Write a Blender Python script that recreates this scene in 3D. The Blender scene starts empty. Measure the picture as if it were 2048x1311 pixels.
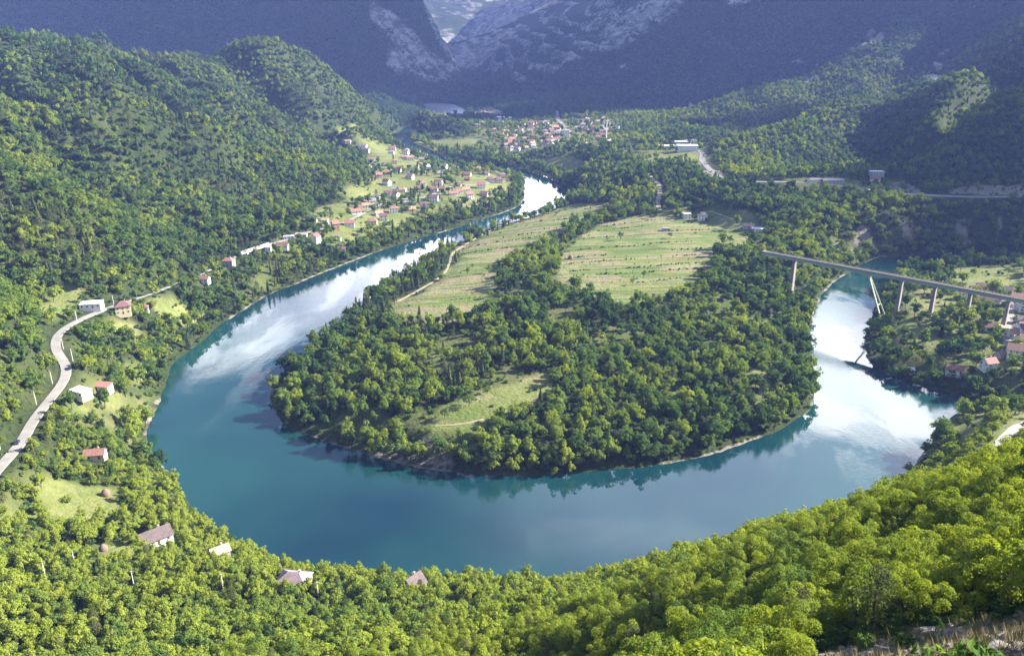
import bpy, math, random
import numpy as np
from mathutils import Vector, Matrix, noise as mnoise
from mathutils.geometry import delaunay_2d_cdt
rng = np.random.default_rng(7)
random.seed(7)
scene = bpy.context.scene
COL = scene.collection

# ------------------------------------------------------------------ camera
CAM_Z, PITCH, FPX, CU, CV = 250.0, math.radians(20.7), 1600.0, 1024.0, 655.5
camd = bpy.data.cameras.new('camera')
camd.sensor_width = 36.0
camd.lens = 36.0 * FPX / 2048.0
camd.clip_start = 1.0
camd.clip_end = 60000.0
cam = bpy.data.objects.new('camera', camd)
cam.location = (0, 0, CAM_Z)
cam.rotation_euler = (math.radians(90) - PITCH, 0, 0)
COL.objects.link(cam)
scene.camera = cam

# ------------------------------------------------------------------ sun, sky, exposure
SUN_DIR = Vector((0.96, 0.24, 0.0)).normalized() * math.cos(math.radians(29.5))
SUN_DIR.z = math.sin(math.radians(29.5))
sund = bpy.data.lights.new('sun', 'SUN')
sund.energy = 5.0
sund.angle = math.radians(0.55)
sund.color = (1.0, 0.945, 0.84)
sun = bpy.data.objects.new('sun', sund)
sun.rotation_euler = SUN_DIR.to_track_quat('Z', 'Y').to_euler()
sun.location = SUN_DIR * 3000
COL.objects.link(sun)

world = bpy.data.worlds.new('World')
scene.world = world
world.use_nodes = True

scene.view_settings.view_transform = 'Standard'
scene.view_settings.look = 'None'
scene.view_settings.gamma = 1.0
scene.view_settings.use_curve_mapping = False
scene.view_settings.exposure = 2.22
scene.render.engine = 'CYCLES'
cy = scene.cycles
cy.use_denoising = True
cy.max_bounces = 5
cy.diffuse_bounces = 2
cy.glossy_bounces = 2
cy.transmission_bounces = 2
cy.volume_bounces = 0
cy.transparent_max_bounces = 4
cy.caustics_reflective = False
cy.caustics_refractive = False
cy.sample_clamp_indirect = 4.0

class NT:
    """small helper for node trees"""
    def __init__(s, tree):
        s.t = tree; s.n = tree.nodes; s.l = tree.links; s.n.clear()
    def new(s, typ, ins=None, **kw):
        n = s.n.new(typ)
        for k, v in kw.items():
            setattr(n, k, v)
        for k, v in (ins or {}).items():
            s.set(n, k, v)
        return n
    def set(s, n, k, v):
        sock = n.inputs[k]
        if isinstance(v, bpy.types.NodeSocket):
            s.l.new(v, sock)
        else:
            sock.default_value = v
    def math(s, op, a, b=0.0, c=0.0, clamp=False):
        n = s.n.new('ShaderNodeMath'); n.operation = op; n.use_clamp = clamp
        s.set(n, 0, a); s.set(n, 1, b); s.set(n, 2, c)
        return n.outputs[0]
    def mix(s, f, a, b, typ='MIX'):
        n = s.n.new('ShaderNodeMix'); n.data_type = 'RGBA'; n.blend_type = typ
        s.set(n, 0, f); s.set(n, 6, a if isinstance(a, bpy.types.NodeSocket) else (*a, 1)[:4]); s.set(n, 7, b if isinstance(b, bpy.types.NodeSocket) else (*b, 1)[:4])
        return n.outputs[2]
    def ramp(s, f, stops, interp='LINEAR'):
        n = s.n.new('ShaderNodeValToRGB'); s.set(n, 0, f)
        n.color_ramp.interpolation = interp
        el = n.color_ramp.elements
        while len(el) < len(stops): el.new(0.5)
        for e, (p, c) in zip(el, stops):
            e.position = p; e.color = (*c, 1) if len(c) == 3 else c
        return n.outputs[0]
    def noise(s, vec, scale, detail=3.0, rough=0.5, dist=0.0):
        n = s.n.new('ShaderNodeTexNoise')
        if vec is not None: s.l.new(vec, n.inputs['Vector'])
        n.inputs['Scale'].default_value = scale
        n.inputs['Detail'].default_value = detail
        n.inputs['Roughness'].default_value = rough
        n.inputs['Distortion'].default_value = dist
        return n.outputs[0]
    def mr(s, v, a, b, c=0.0, d=1.0, smooth=False):
        n = s.n.new('ShaderNodeMapRange')
        if smooth: n.interpolation_type = 'SMOOTHSTEP'
        for i, q in enumerate((v, a, b, c, d)): s.set(n, i, q)
        return n.outputs[0]

# sky with broken cumulus (what the river mirrors)
w = NT(world.node_tree)
sky = w.new('ShaderNodeTexSky', sky_type='NISHITA', sun_disc=False)
sky.sun_elevation = math.asin(SUN_DIR.z)
sky.sun_rotation = math.atan2(SUN_DIR.x, SUN_DIR.y)
sky.altitude = 300.0
sky.dust_density = 0.7
geo = w.new('ShaderNodeTexCoord')
sep = w.new('ShaderNodeSeparateXYZ', {0: geo.outputs['Generated']})
zc = w.math('MAXIMUM', sep.outputs[2], 0.02)
# project the view direction on a flat cloud layer
px_ = w.math('DIVIDE', sep.outputs[0], zc)
py_ = w.math('DIVIDE', sep.outputs[1], zc)
cv = w.new('ShaderNodeCombineXYZ', {0: px_, 1: py_, 2: 0.0})
n1 = w.noise(cv.outputs[0], 0.55, 9.0, 0.56, 0.3)
def lobe(cx, cy_, rx, ry):
    dx = w.math('DIVIDE', w.math('SUBTRACT', px_, cx), rx)
    dy = w.math('DIVIDE', w.math('SUBTRACT', py_, cy_), ry)
    r2 = w.math('ADD', w.math('MULTIPLY', dx, dx), w.math('MULTIPLY', dy, dy))
    return w.mr(r2, 0.0, 2.2, 1.0, 0.0, True)
lobes = None
LOBES = [(1.12, 2.62, .26, .42, .40), (1.06, 2.04, .40, .20, .40), (.20, 5.6, .6, 1.5, .45), (-.93, 2.48, .15, .30, .27), (-.80, 2.85, .15, .36, .28), (-.64, 3.25, .18, .46, .30), (-.45, 3.9, .2, .5, .3), (.05, 1.42, .5, .10, .16), (-.25, 1.75, .35, .3, -.2)]
for q in LOBES:
    L = lobe(*q[:4])
    L = w.math('MULTIPLY', L, q[4])
    lobes = L if lobes is None else w.math('ADD', lobes, L)
dens = n1 if lobes is None else w.math('ADD', n1, lobes)
mask = w.mr(dens, 0.62, 0.86, 0.0, 1.0, True)
veil = w.mr(w.math('ADD', w.noise(cv.outputs[0], 0.35, 4.0, 0.5, 0.5), w.math('MULTIPLY', lobe(.80, 1.55, .75, .42), 0.28)), 0.47, 0.76, 0.0, 0.75, True)
body = w.noise(cv.outputs[0], 1.6, 6.0, 0.55, 0.2)
cloudcol = w.ramp(body, [(0.3, (15.0, 16.0, 18.0)), (0.6, (34.0, 33.5, 33.0))])
skyc = w.mix(mask, w.mix(veil, sky.outputs[0], (10.5, 12.5, 15.5)), cloudcol)
bg = w.new('ShaderNodeBackground', {'Color': skyc, 'Strength': 0.05})
wo = w.new('ShaderNodeOutputWorld', {'Surface': bg.outputs[0]})

# ------------------------------------------------------------------ geometry helpers
CP, SP = math.cos(PITCH), math.sin(PITCH)
def ray(u, v):
    a = (u - CU) / FPX; b = (CV - v) / FPX
    return a, CP + b * SP, -SP + b * CP
def at_y(u, v, Y):
    """world point seen in direction (u, v) of the survey photograph, Y metres ahead"""
    x, y, z = ray(u, v); t = Y / y
    return (x * t, Y, CAM_Z + z * t)
def at_z(u, v, Z):
    x, y, z = ray(u, v); t = (Z - CAM_Z) / z
    return (x * t, y * t, Z)
def project(X, Y, Z):
    dz = Z - CAM_Z
    d = Y * CP - dz * SP
    return CU + FPX * X / d, CV - FPX * (Y * SP + dz * CP) / d, d

_perm = np.random.default_rng(11).integers(0, 2**31, 4096)
def _hash(ix, iy, seed):
    h = (ix.astype(np.int64) * 374761393 + iy.astype(np.int64) * 668265263 + seed * 1442695041) & 0x7fffffff
    h = (h ^ (h >> 13)) * 1274126177 & 0x7fffffff
    return ((h ^ (h >> 16)) & 0xffff) / 65535.0
def vnoise(x, y, seed=0):
    ix = np.floor(x); iy = np.floor(y); fx = x - ix; fy = y - iy
    fx = fx * fx * fx * (fx * (fx * 6 - 15) + 10); fy = fy * fy * fy * (fy * (fy * 6 - 15) + 10)
    a = _hash(ix, iy, seed); b = _hash(ix + 1, iy, seed); c = _hash(ix, iy + 1, seed); d = _hash(ix + 1, iy + 1, seed)
    return (a + (b - a) * fx) * (1 - fy) + (c + (d - c) * fx) * fy
def fbm(x, y, wl, oct_=4, seed=0, gain=0.5):
    s = 0; a = 1; n = 0
    c, sn = math.cos(0.6), math.sin(0.6)
    x = x / wl; y = y / wl
    for i in range(oct_):
        s = s + a * (vnoise(x + i * 17.3, y - i * 9.1, seed + i) * 2 - 1); n += a; a *= gain
        x, y = (x * c - y * sn) * 2.03, (x * sn + y * c) * 2.03
    return s / n
def ridged(x, y, wl, oct_=4, seed=0, gain=0.5):
    s = 0; a = 1; n = 0
    c, sn = math.cos(0.7), math.sin(0.7)
    x = x / wl; y = y / wl
    for i in range(oct_):
        v = 1 - abs(vnoise(x + i * 13.1, y + i * 5.7, seed + i) * 2 - 1) * 1.0
        s = s + a * v * v; n += a; a *= gain
        x, y = (x * c - y * sn) * 2.1, (x * sn + y * c) * 2.1
    return s / n
def inpoly(x, y, poly):
    c = np.zeros(np.shape(x), bool)
    n = len(poly)
    for i in range(n):
        x1, y1 = poly[i][:2]; x2, y2 = poly[(i + 1) % n][:2]
        if y1 == y2: continue
        m = ((y1 > y) != (y2 > y)) & (x < (x2 - x1) * (y - y1) / (y2 - y1) + x1)
        c ^= m
    return c
def polydist(x, y, pts, closed=True):
    d = np.full(np.shape(x), 1e9)
    n = len(pts)
    for i in range(n if closed else n - 1):
        x1, y1 = pts[i][:2]; x2, y2 = pts[(i + 1) % n][:2]
        ex, ey = x2 - x1, y2 - y1; L = ex * ex + ey * ey + 1e-9
        t = np.clip(((x - x1) * ex + (y - y1) * ey) / L, 0, 1)
        q = (x - x1 - t * ex) ** 2 + (y - y1 - t * ey) ** 2
        np.minimum(d, q, out=d)
    return np.sqrt(d)
def smooth(a, b, v):
    t = np.clip((v - a) / (b - a), 0, 1)
    return t * t * (3 - 2 * t)
def densify(pts, step):
    out = []
    for i in range(len(pts) - 1):
        a = np.array(pts[i], float); b = np.array(pts[i + 1], float)
        n = max(1, int(np.linalg.norm((b - a)[:2]) / step))
        for k in range(n):
            out.append(tuple(a + (b - a) * k / n))
    out.append(tuple(pts[-1]))
    return out
def tag(o, label=None, cat=None, group=None, kind=None):
    if label: o['label'] = label
    if cat: o['category'] = cat
    if group: o['group'] = group
    if kind: o['kind'] = kind
    return o
def link(o, parent=None):
    COL.objects.link(o)
    if parent is not None: o.parent = parent
    return o
def mesh_obj(name, verts, faces, mat, parent=None, smooth_=False):
    me = bpy.data.meshes.new(name)
    me.from_pydata([tuple(v) for v in verts], [], faces)
    if smooth_:
        me.polygons.foreach_set('use_smooth', [True] * len(me.polygons))
    if mat is not None: me.materials.append(mat)
    o = bpy.data.objects.new(name, me)
    return link(o, parent)
def empty(name, loc, rz=0.0):
    o = bpy.data.objects.new(name, None)
    o.location = loc; o.rotation_euler = (0, 0, rz); o.empty_display_size = 1
    return link(o)
def new_mat(name):
    m = bpy.data.materials.new(name); m.use_nodes = True
    return m, NT(m.node_tree)
def simple_mat(name, col, rough=0.8, var=0.15, scale=2.0, metallic=0.0, bump=0.0):
    m, t = new_mat(name)
    tc = t.new('ShaderNodeTexCoord')
    nz = t.noise(tc.outputs['Object'], scale, 5, 0.6)
    c = t.mix(t.mr(nz, 0.3, 0.7), tuple(x * (1 - var) for x in col), tuple(min(1, x * (1 + var)) for x in col))
    b = t.new('ShaderNodeBsdfPrincipled', {'Base Color': c, 'Roughness': rough, 'Metallic': metallic})
    if bump:
        bp = t.new('ShaderNodeBump', {'Height': nz, 'Strength': bump}); t.l.new(bp.outputs[0], b.inputs['Normal'])
    t.new('ShaderNodeOutputMaterial', {'Surface': b.outputs[0]})
    return m
class MB:
    """collects simple solids into one mesh"""
    def __init__(s): s.v = []; s.f = []
    def box(s, x0, x1, y0, y1, z0, z1, M=None):
        k = len(s.v)
        p = [(x0, y0, z0), (x1, y0, z0), (x1, y1, z0), (x0, y1, z0), (x0, y0, z1), (x1, y0, z1), (x1, y1, z1), (x0, y1, z1)]
        if M is not None: p = [tuple(M @ Vector(q)) for q in p]
        s.v += p
        s.f += [tuple(k + i for i in q) for q in ((3, 2, 1, 0), (4, 5, 6, 7), (0, 1, 5, 4), (1, 2, 6, 5), (2, 3, 7, 6), (3, 0, 4, 7))]
        return s
    def poly(s, pts, faces):
        k = len(s.v); s.v += [tuple(p) for p in pts]; s.f += [tuple(k + i for i in f) for f in faces]
        return s
    def bar(s, a, b, w_, h_=None):
        """square bar from a to b"""
        h_ = h_ or w_
        a = Vector(a); b = Vector(b); d = (b - a)
        q = d.to_track_quat('Z', 'Y').to_matrix().to_4x4()
        M = Matrix.Translation(a) @ q
        return s.box(-w_ / 2, w_ / 2, -h_ / 2, h_ / 2, 0, d.length, M)
    def cyl(s, a, b, r0, r1, n=8):
        a = Vector(a); b = Vector(b); d = b - a
        q = d.to_track_quat('Z', 'Y').to_matrix()
        k = len(s.v)
        for base, r in ((a, r0), (b, r1)):
            for i in range(n):
                an = 2 * math.pi * i / n
                s.v.append(tuple(base + q @ Vector((r * math.cos(an), r * math.sin(an), 0))))
        for i in range(n):
            j = (i + 1) % n
            s.f.append((k + i, k + j, k + n + j, k + n + i))
        s.f.append(tuple(k + i for i in reversed(range(n)))); s.f.append(tuple(k + n + i for i in range(n)))
        return s
    def build(s, name, mat, parent=None, smooth_=False):
        return mesh_obj(name, s.v, s.f, mat, parent, smooth_)
    def data(s, name, mat):
        me = bpy.data.meshes.new(name); me.from_pydata(s.v, [], s.f); me.materials.append(mat); return me
# ------------------------------------------------------------------ the river
# outline of the water surface (z = 0), surveyed from the photograph
LEFT_BANK = [(1050,346),(1050,372),(1048,397),(1040,412),(1000,428),(950,443),(900,460),(850,474),(800,489),(750,505),(700,524),(650,544),(600,565),(560,580),
    (520,600),(480,625),(440,650),(405,684),(375,706),(345,728),(336,760),(322,800),(302,832),(288,865),(300,900),(322,925),(345,955),(366,985),(386,1012),
    (420,1040),(470,1078),(560,1122),(640,1140),(740,1150),(850,1156),(1000,1160),(1150,1156),(1300,1142),(1450,1105),(1600,1065),(1700,1025),(1780,975),(1825,930),
    (1862,880),(1885,850),(1905,828),(1940,815),(1990,813),(2070,815)]
RIGHT_BANK = [(2070,811),(1990,808),(1920,796),(1850,777),(1790,758),(1760,743),(1738,722),(1730,700),(1734,670),(1742,630),(1755,600),(1772,572),(1792,556),(1830,545),
    (1880,534),(1960,527),(2070,520),(2250,518),(2250,506),(2070,511),(1980,512),(1900,512),(1850,513),(1790,513),(1755,516),(1728,527),(1700,545),(1668,566),(1645,590),(1632,615),(1624,650),
    (1622,690),(1628,730),(1632,770),(1630,795),(1615,822),(1590,843),(1560,862),(1500,884),(1440,906),(1380,921),(1300,932),(1200,943),(1100,950),(1000,951),(900,946),
    (830,936),(760,917),(700,897),(650,882),(600,867),(565,848),(545,822),(535,795),(545,770),(575,735),(620,700),(670,650),(715,615),(765,575),(820,540),
    (880,505),(950,470),(1015,447),(1075,430),(1110,415),(1140,398),(1138,390),(1122,376),(1100,362),(1070,350)]
MAIN = [at_z(u, v, 0) for u, v in LEFT_BANK + RIGHT_BANK]
UP = densify([at_z(u, v, 0) for u, v in [(1085,362),(1040,346),(1000,337),(940,331),(885,322),(835,300),(800,285),(800,270),(830,255),(858,244),(880,235)]], 60)
LAKE = [at_z(u, v, 0) for u, v in [(838,209),(870,206),(905,208),(925,216),(935,226),(925,234),(880,240),(862,236),(850,222)]]

# ------------------------------------------------------------------ terrain survey points
PTS = []
def add(pts): PTS.extend(pts)
def ridge(lst, low=7.0, step=45):
    add(densify([(p[0], p[1], p[2] - low) for p in (at_y(*q) for q in lst)], step))
def level(lst):
    add([at_z(*q) for q in lst])
def valley(lst, dY, dz, zmin=26.0):
    """the hollow behind a crest"""
    c = [at_y(*q) for q in lst]
    add(densify([(x * (1 + dY / y), y + dY, max(zmin, z - 7 - dz)) for x, y, z in c], 45))
add([(p[0], p[1], 0.0) for p in densify(MAIN + [MAIN[0]], 30)])
for p in UP:
    add([(p[0] + 28, p[1] + 10, 0.5), (p[0] - 28, p[1] - 10, 0.5)])
add([(p[0], p[1], 0.0) for p in LAKE])
# near left spur
ridge([(-120,240,740),(0,290,745),(60,350,765),(200,405,795),(330,452,815),(440,494,835)])
valley([(-120,240,740),(0,290,745),(60,350,765),(200,405,795),(330,452,815)], 62, 40)
add([(-330,900,36),(-640,860,125),(-900,800,220),(-1400,700,330),(-760,700,190),(-560,620,110)])
# second hill
ridge([(-120,140,980),(0,154,985),(62,161,990),(137,173,1000),(213,178,1030),(275,196,1050),(309,206,1070),(360,220,1090),(412,240,1110),(446,250,1130),(498,275,1160),(583,299,1210),(652,323,1250),(700,346,1285)])
ridge([(213,178,1030),(215,260,980),(225,340,930)]); ridge([(412,240,1110),(425,310,1060),(450,390,1000)])
ridge([(40,170,985),(50,260,930),(80,330,880)])
ridge([(560,292,1190),(580,350,1120),(600,400,1050)])
add([at_y(u, v, Y) for u, v, Y in [(140,260,1000),(155,340,925),(320,290,1065),(345,380,985),(505,350,1110),(520,420,1010)]])
valley([(-120,140,980),(0,154,985),(62,161,990),(137,173,1000),(213,178,1030),(275,196,1050),(360,220,1090),(446,250,1130),(498,275,1160),(583,299,1210),(652,323,1250)], 85, 55)
_unused = ([at_y(*q) for q in [(62,225,1090),(213,240,1120),(330,262,1150),(412,290,1200),(500,312,1250),(583,335,1300),(660,345,1330)]])
# third
ridge([(-100,60,1290),(60,75,1300),(180,105,1320),(275,135,1350),(343,158,1380),(430,179,1410),(500,203,1440),(550,223,1460),(600,255,1490),(653,292,1520),(690,312,1550)])
ridge([(343,158,1380),(360,190,1320),(390,222,1260)]); ridge([(180,105,1320),(190,140,1250),(215,168,1160)])
add([at_y(*q) for q in [(60,125,1470),(200,145,1470),(300,165,1480),(430,215,1510),(550,258,1560),(640,295,1600)]])
# skyline hills
ridge([(-200,20,1640),(-100,25,1650),(0,44,1650),(60,60,1650),(130,66,1650),(190,62,1660),(240,80,1670),(310,104,1680),(345,100,1690),(400,90,1700),(450,78,1715),(500,71,1730),(560,75,1760),(620,110,1800),(700,165,1870),(770,195,1930),(830,212,2000),(862,242,2080)])
ridge([(560,75,1760),(590,140,1690),(625,210,1640)]); ridge([(700,165,1870),(715,205,1790),(735,240,1740)])
add([at_y(*q) for q in [(0,100,1850),(310,150,1850),(500,120,1950),(700,200,2050),(800,225,2100)]])
add([(-1700,1650,300),(-2400,1600,380),(-1500,1200,330),(-1100,1000,260),(-2200,1000,420)])
# far left mountain
ridge([(950,192,3050),(930,150,3080),(905,115,3110),(870,70,3150),(845,30,3180),(830,0,3200),(812,-70,3260),(780,-150,3320),(700,-190,3380),(600,-220,3420),(300,-270,3500),(0,-240,3450),(-300,-200,3400)], 0, 90)
ridge([(640,-40,3000),(700,5,2960),(740,50,2920),(785,110,2880),(815,160,2840),(838,200,2790)], 0, 60)
add([at_y(*q) for q in [(790,60,3120),(850,120,3040),(890,160,2990),(900,198,2900),(860,200,2820)]])
ridge([(200,-60,2950),(260,10,2850),(330,60,2700),(400,100,2560)], 0, 90); ridge([(-100,-60,2800),(0,0,2700),(100,40,2550)], 0, 90)
add([at_y(*q) for q in [(480,20,2950),(600,90,2850),(100,-10,2850)]])
add([(-1500,2300,90),(-1100,2300,80),(-700,2300,55),(-500,2350,45),(-350,2450,30),(-2600,2400,200),(-3300,3300,900),(-3300,2000,500)])
# gorge and what lies behind
add([(x, y, z) for x, y, z in [(-135,3100,2),(-170,3400,6),(-260,3700,10),(-330,4100,15),(-300,4500,20)]])
ridge([(860,95,3700),(885,65,3850),(925,52,3900),(960,45,3950),(1010,30,4000),(1070,3,4100),(1150,-45,4200),(1300,-90,4300),(1700,-160,4500)], 38, 90)
ridge([(830,-30,5900),(900,-45,6000),(1000,-50,6000),(1100,-40,5900),(600,-90,6100),(1400,-70,6000)], 0, 150)
add([at_y(870,60,4900), at_y(960,20,5200)])
# bedded slope on the other side of the gorge
ridge([(953,190,3060),(975,168,3030),(1000,150,3000),(1060,112,3000),(1120,92,2990),(1200,70,2960),(1290,10,2950),(1350,-60,2950),(1500,-160,3000),(1700,-230,3100),(2000,-260,3200),(2400,-260,3200)], 0, 70)
add([at_y(*q) for q in [(975,200,2900),(1010,150,3150),(1120,110,3200)]])
ridge([(1412,57,2500),(1380,90,2480),(1340,120,2450),(1300,150,2420),(1260,182,2380),(1215,212,2300)], 4, 50)
add([at_y(*q) for q in [(1412,75,2680),(1330,130,2620),(1250,180,2550),(1480,115,2480),(1540,150,2420),(1440,150,2330)]])
ridge([(1500,-30,2850),(1700,-90,2950),(1650,30,2700),(1560,60,2640)], 4, 60)
# far right-hand crests
ridge([(1379,225,1880),(1406,216,1910),(1468,179,1960),(1538,156,2000),(1601,140,2050),(1651,121,2090),(1698,97,2140),(1741,70,2190),(1768,43,2220),(1815,23,2280),(1873,0,2350),(1950,-50,2450),(2150,-150,2550)])
valley([(1468,179,1960),(1538,156,2000),(1601,140,2050),(1651,121,2090),(1698,97,2140),(1768,43,2220),(1873,0,2350)], 150, 130)
_unused = ([at_y(*q) for q in [(1406,232,2020),(1468,208,2110),(1538,194,2180),(1601,180,2240),(1651,165,2300),(1698,145,2380),(1815,85,2520),(1950,30,2650)]])
ridge([(1418,302,1330),(1468,273,1370),(1523,249,1400),(1581,234,1440),(1624,210,1480),(1671,191,1520),(1718,179,1560),(1784,168,1620),(1815,144,1690),(1858,117,1760),(1889,99,1800),(1932,85,1840),(1971,58,1890),(2030,31,1960),(2150,-40,2050)])
ridge([(1718,179,1560),(1737,210,1510),(1748,250,1440),(1758,300,1360),(1766,335,1310)])
ridge([(1600,225,1450),(1610,290,1330),(1620,330,1240)]); ridge([(1500,260,1385),(1510,300,1310)])
add([at_y(*q) for q in [(1555,300,1340),(1680,290,1380),(1700,320,1300)]])
add([at_y(*q) for q in [(1784,215,1640),(1780,265,1540),(1792,318,1350),(1858,185,1780),(1932,140,1900),(2030,85,2030)]])
valley([(1468,273,1370),(1523,249,1400),(1581,234,1440),(1624,210,1480),(1671,191,1520),(1718,179,1560),(1784,168,1620),(1858,117,1760),(1932,85,1840),(2030,31,1960)], 130, 115)
_unused = ([at_y(*q) for q in [(1524,272,1560),(1581,262,1600),(1640,240,1680),(1700,215,1740),(1440,262,1620),(1400,282,1480)]])
ridge([(1757,370,1060),(1790,348,1070),(1823,323,1085),(1870,295,1110),(1912,273,1130),(1928,234,1175),(1951,199,1215),(1990,179,1255),(2048,168,1300),(2150,110,1340),(2400,0,1400)])
ridge([(1880,235,1260),(1900,180,1340),(1960,120,1450)], 5)
valley([(1790,348,1070),(1823,323,1085),(1870,295,1110),(1912,273,1130),(1928,234,1175),(1951,199,1215),(1990,179,1255),(2048,168,1300),(2150,110,1340)], 110, 90)
_unused = ([at_y(*q) for q in [(1840,335,1230),(1900,300,1330),(1940,262,1400),(1990,225,1480),(2100,170,1600)]])
# road bench and cliff
level([(u, v, 60) for u, v in [(1530,363),(1600,366),(1660,370),(1700,372),(1760,382),(1810,388),(1850,390),(1950,394),(2048,394),(2150,392),(2300,390)]])
level([(u, v, 50) for u, v in [(1560,385),(1650,392),(1740,405),(1780,420),(1880,410),(2000,414),(2150,414)]])
add([at_y(*q) for q in [(1700,350,1080),(1620,345,1110),(1950,370,1005),(2048,370,1010)]])
# middle hills
level([(1200,330,28),(1250,340,38),(1300,345,46),(1350,330,46),(1400,335,50),(1400,370,48),(1460,400,46),(1550,420,44),(1650,430,42),(1690,460,30),(1735,500,10),(1600,470,30),(1560,500,30),(1640,500,22),
    (1500,470,25),(1300,430,24),(1230,420,20),(1400,430,27),(1320,380,34),(1450,350,50),(1410,315,52),(1360,300,52),(1310,302,48),(1250,300,40),(1180,300,38),(1150,350,22),(1130,330,16),(1290,270,40),(1350,255,45),(1440,270,55)])
# town terrace
level([(1000,262,20),(1050,250,24),(1100,290,24),(1100,245,28),(1200,275,33),(1250,255,36),(1180,240,34),(950,285,14),(900,292,10),(900,240,3),(940,238,4),(880,245,3),(980,236,6),(1000,310,9),(1060,320,9),(965,248,8),(1000,222,12),(1100,225,30),(1200,222,40),(1300,235,45),(930,305,8)])
# village terrace on the other bank
level([(990,360,14),(1020,390,10),(950,370,16),(900,390,16),(850,420,15),(950,420,9),(800,440,15),(820,465,8),(740,470,14),(700,500,8),(650,500,12),(600,470,24),(640,440,30),(700,410,26),(760,395,20),(740,360,28),(700,380,34),
    (800,350,17),(850,330,14),(780,320,18),(900,350,13),(740,300,26),(800,300,10),(690,280,34),(760,275,10),(730,262,30),(690,245,70),(560,520,14),(600,540,6),(520,560,10),(460,520,24),(500,500,26),(420,560,21),(540,470,34),(600,430,42),(450,600,9),(400,640,8)])
# left slope with the road
level([(350,590,23),(400,560,24),(300,620,30),(250,610,41),(180,632,44),(130,655,47),(100,600,52),(60,610,56),(150,560,60),(250,550,55),(330,520,48),(110,690,48),(130,715,47),(135,745,46),(105,785,46),(85,820,46),
    (55,860,46),(30,890,46),(0,940,46),(0,700,76),(0,620,85),(-100,700,110),(-100,850,75),(-100,600,130),(40,760,60),(0,830,58),(200,700,36),(270,680,24),(330,690,10),(230,760,33),(290,780,16),(200,800,33),(150,860,35),(240,860,18),
    (100,940,35),(200,940,28),(280,940,16),(150,1000,30),(230,1000,27),(300,1000,18),(60,1050,38),(150,1080,32),(250,1100,28),(340,1090,24),(400,1100,18),(0,1000,46),(-100,1000,60)])
level([(560,1150,14),(700,1172,15),(850,1175,15),(1000,1182,17),(1150,1190,18),(0,1140,52),(100,1160,46),(250,1160,38),(400,1150,30),(500,1170,24),(600,1190,22),(700,1215,22),(830,1215,22),(930,1230,26),(500,1230,38),(300,1230,50),(100,1240,58),(700,1260,38),(900,1270,44),(1000,1240,30)])
level([(-200,1200,80),(-600,1100,120),(-1500,900,220)])
# the slope below the viewpoint
add([(0,-5,248.2),(0,5,247.0),(-20,0,243),(25,2,250),(34,26,222),(-8,30,200),(-40,25,205),(-8,55,168),(-45,60,160),(-90,60,168),(-60,100,122),(0,95,126),(-120,110,128),(-200,100,160),(-330,150,160),(-150,150,96),(5,80,150),(0,-60,268),(-300,-150,300),(300,-150,330),(-700,-100,330),(-1500,-150,420),(1500,-150,480),(0,-150,310),(-700,200,220),(-1500,400,300)])
add([at_y(*q) for q in [(1600,1330,36),(1750,1290,40),(1900,1265,43),(2048,1235,45),(2200,1230,48),(1500,1340,60),(1250,1340,72),(1000,1360,95)]])
add([(p[0], p[1], p[2] - 7) for p in [at_y(*q) for q in [(1700,1200,62),(1900,1130,68),(2048,1100,70),(1500,1220,82),(1500,1120,118),(1600,1080,122),(1700,1030,124),(1800,985,124),(1900,940,124),(2048,895,124),(2200,850,126),
    (1350,1280,92),(1350,1160,140),(1250,1170,165),(1150,1190,190),(1100,1300,118),(950,1320,132),(800,1311,150),(600,1311,165),(400,1311,178),(200,1311,188),(0,1311,195),(-200,1311,200)]]])
add([(p[0], p[1], p[2] - 7) for p in [at_y(*q) for q in [(1000,1180,245),(1080,1160,232),(850,1240,210),(600,1250,212),(300,1250,225)]]])
level([(1900,870,22),(1960,840,22),(2048,830,34),(1960,890,52),(2048,870,62),(1900,930,34),(1850,965,30),(2048,930,75),(2100,840,45),(2300,850,90),(2048,822,10),(2150,825,15)])
# village beneath the railway bridge
level([(1800,600,19),(1850,560,15),(1950,560,18),(2048,575,21),(1950,640,19),(2048,640,21),(2150,600,24),(2150,540,18),(1800,660,16),(1850,700,14),(1900,740,12),(1950,735,15),(2048,720,19),(2048,770,14),(1970,780,7),(2048,795,6),(1870,640,18),(1780,630,12),(2150,700,26),(2300,650,35),(1900,535,9),(2000,535,12)])
# peninsula
level([(620,760,9),(650,820,9),(700,860,7),(760,885,7),(800,850,16),(900,880,12),(1000,900,10),(1100,905,9),(1200,895,9),(1300,885,9),(1400,870,9),(1500,845,9),(1580,805,9),(1590,740,10),(1580,680,11),(1590,620,13),(1630,560,14),
    (900,830,18),(1000,800,18),(1080,765,17),(700,770,14),(800,740,15),(900,700,15),(1000,700,17),(1100,720,16),(1200,800,13),(1300,780,13),(1400,760,13),(1500,760,12),(1400,700,14),(1500,680,14),(1300,690,15),(1200,680,17),
    (1000,640,20),(1100,620,23),(1200,610,25),(1300,600,25),(1400,580,25),(1500,560,24),(1550,540,25),(1500,500,26),(1400,500,25),(1300,500,24),(1200,500,23),(1100,520,21),(1100,480,19),(1000,540,16),(950,560,15),(900,600,14),
    (800,620,12),(720,670,9),(850,570,11),(900,530,10),(950,500,10),(1000,480,10),(1080,450,10),(1150,425,11),(1180,400,12),(1130,440,13),(1200,450,18),(1050,500,15),(1000,590,17),(1500,620,16),(1350,640,17)])
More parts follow.
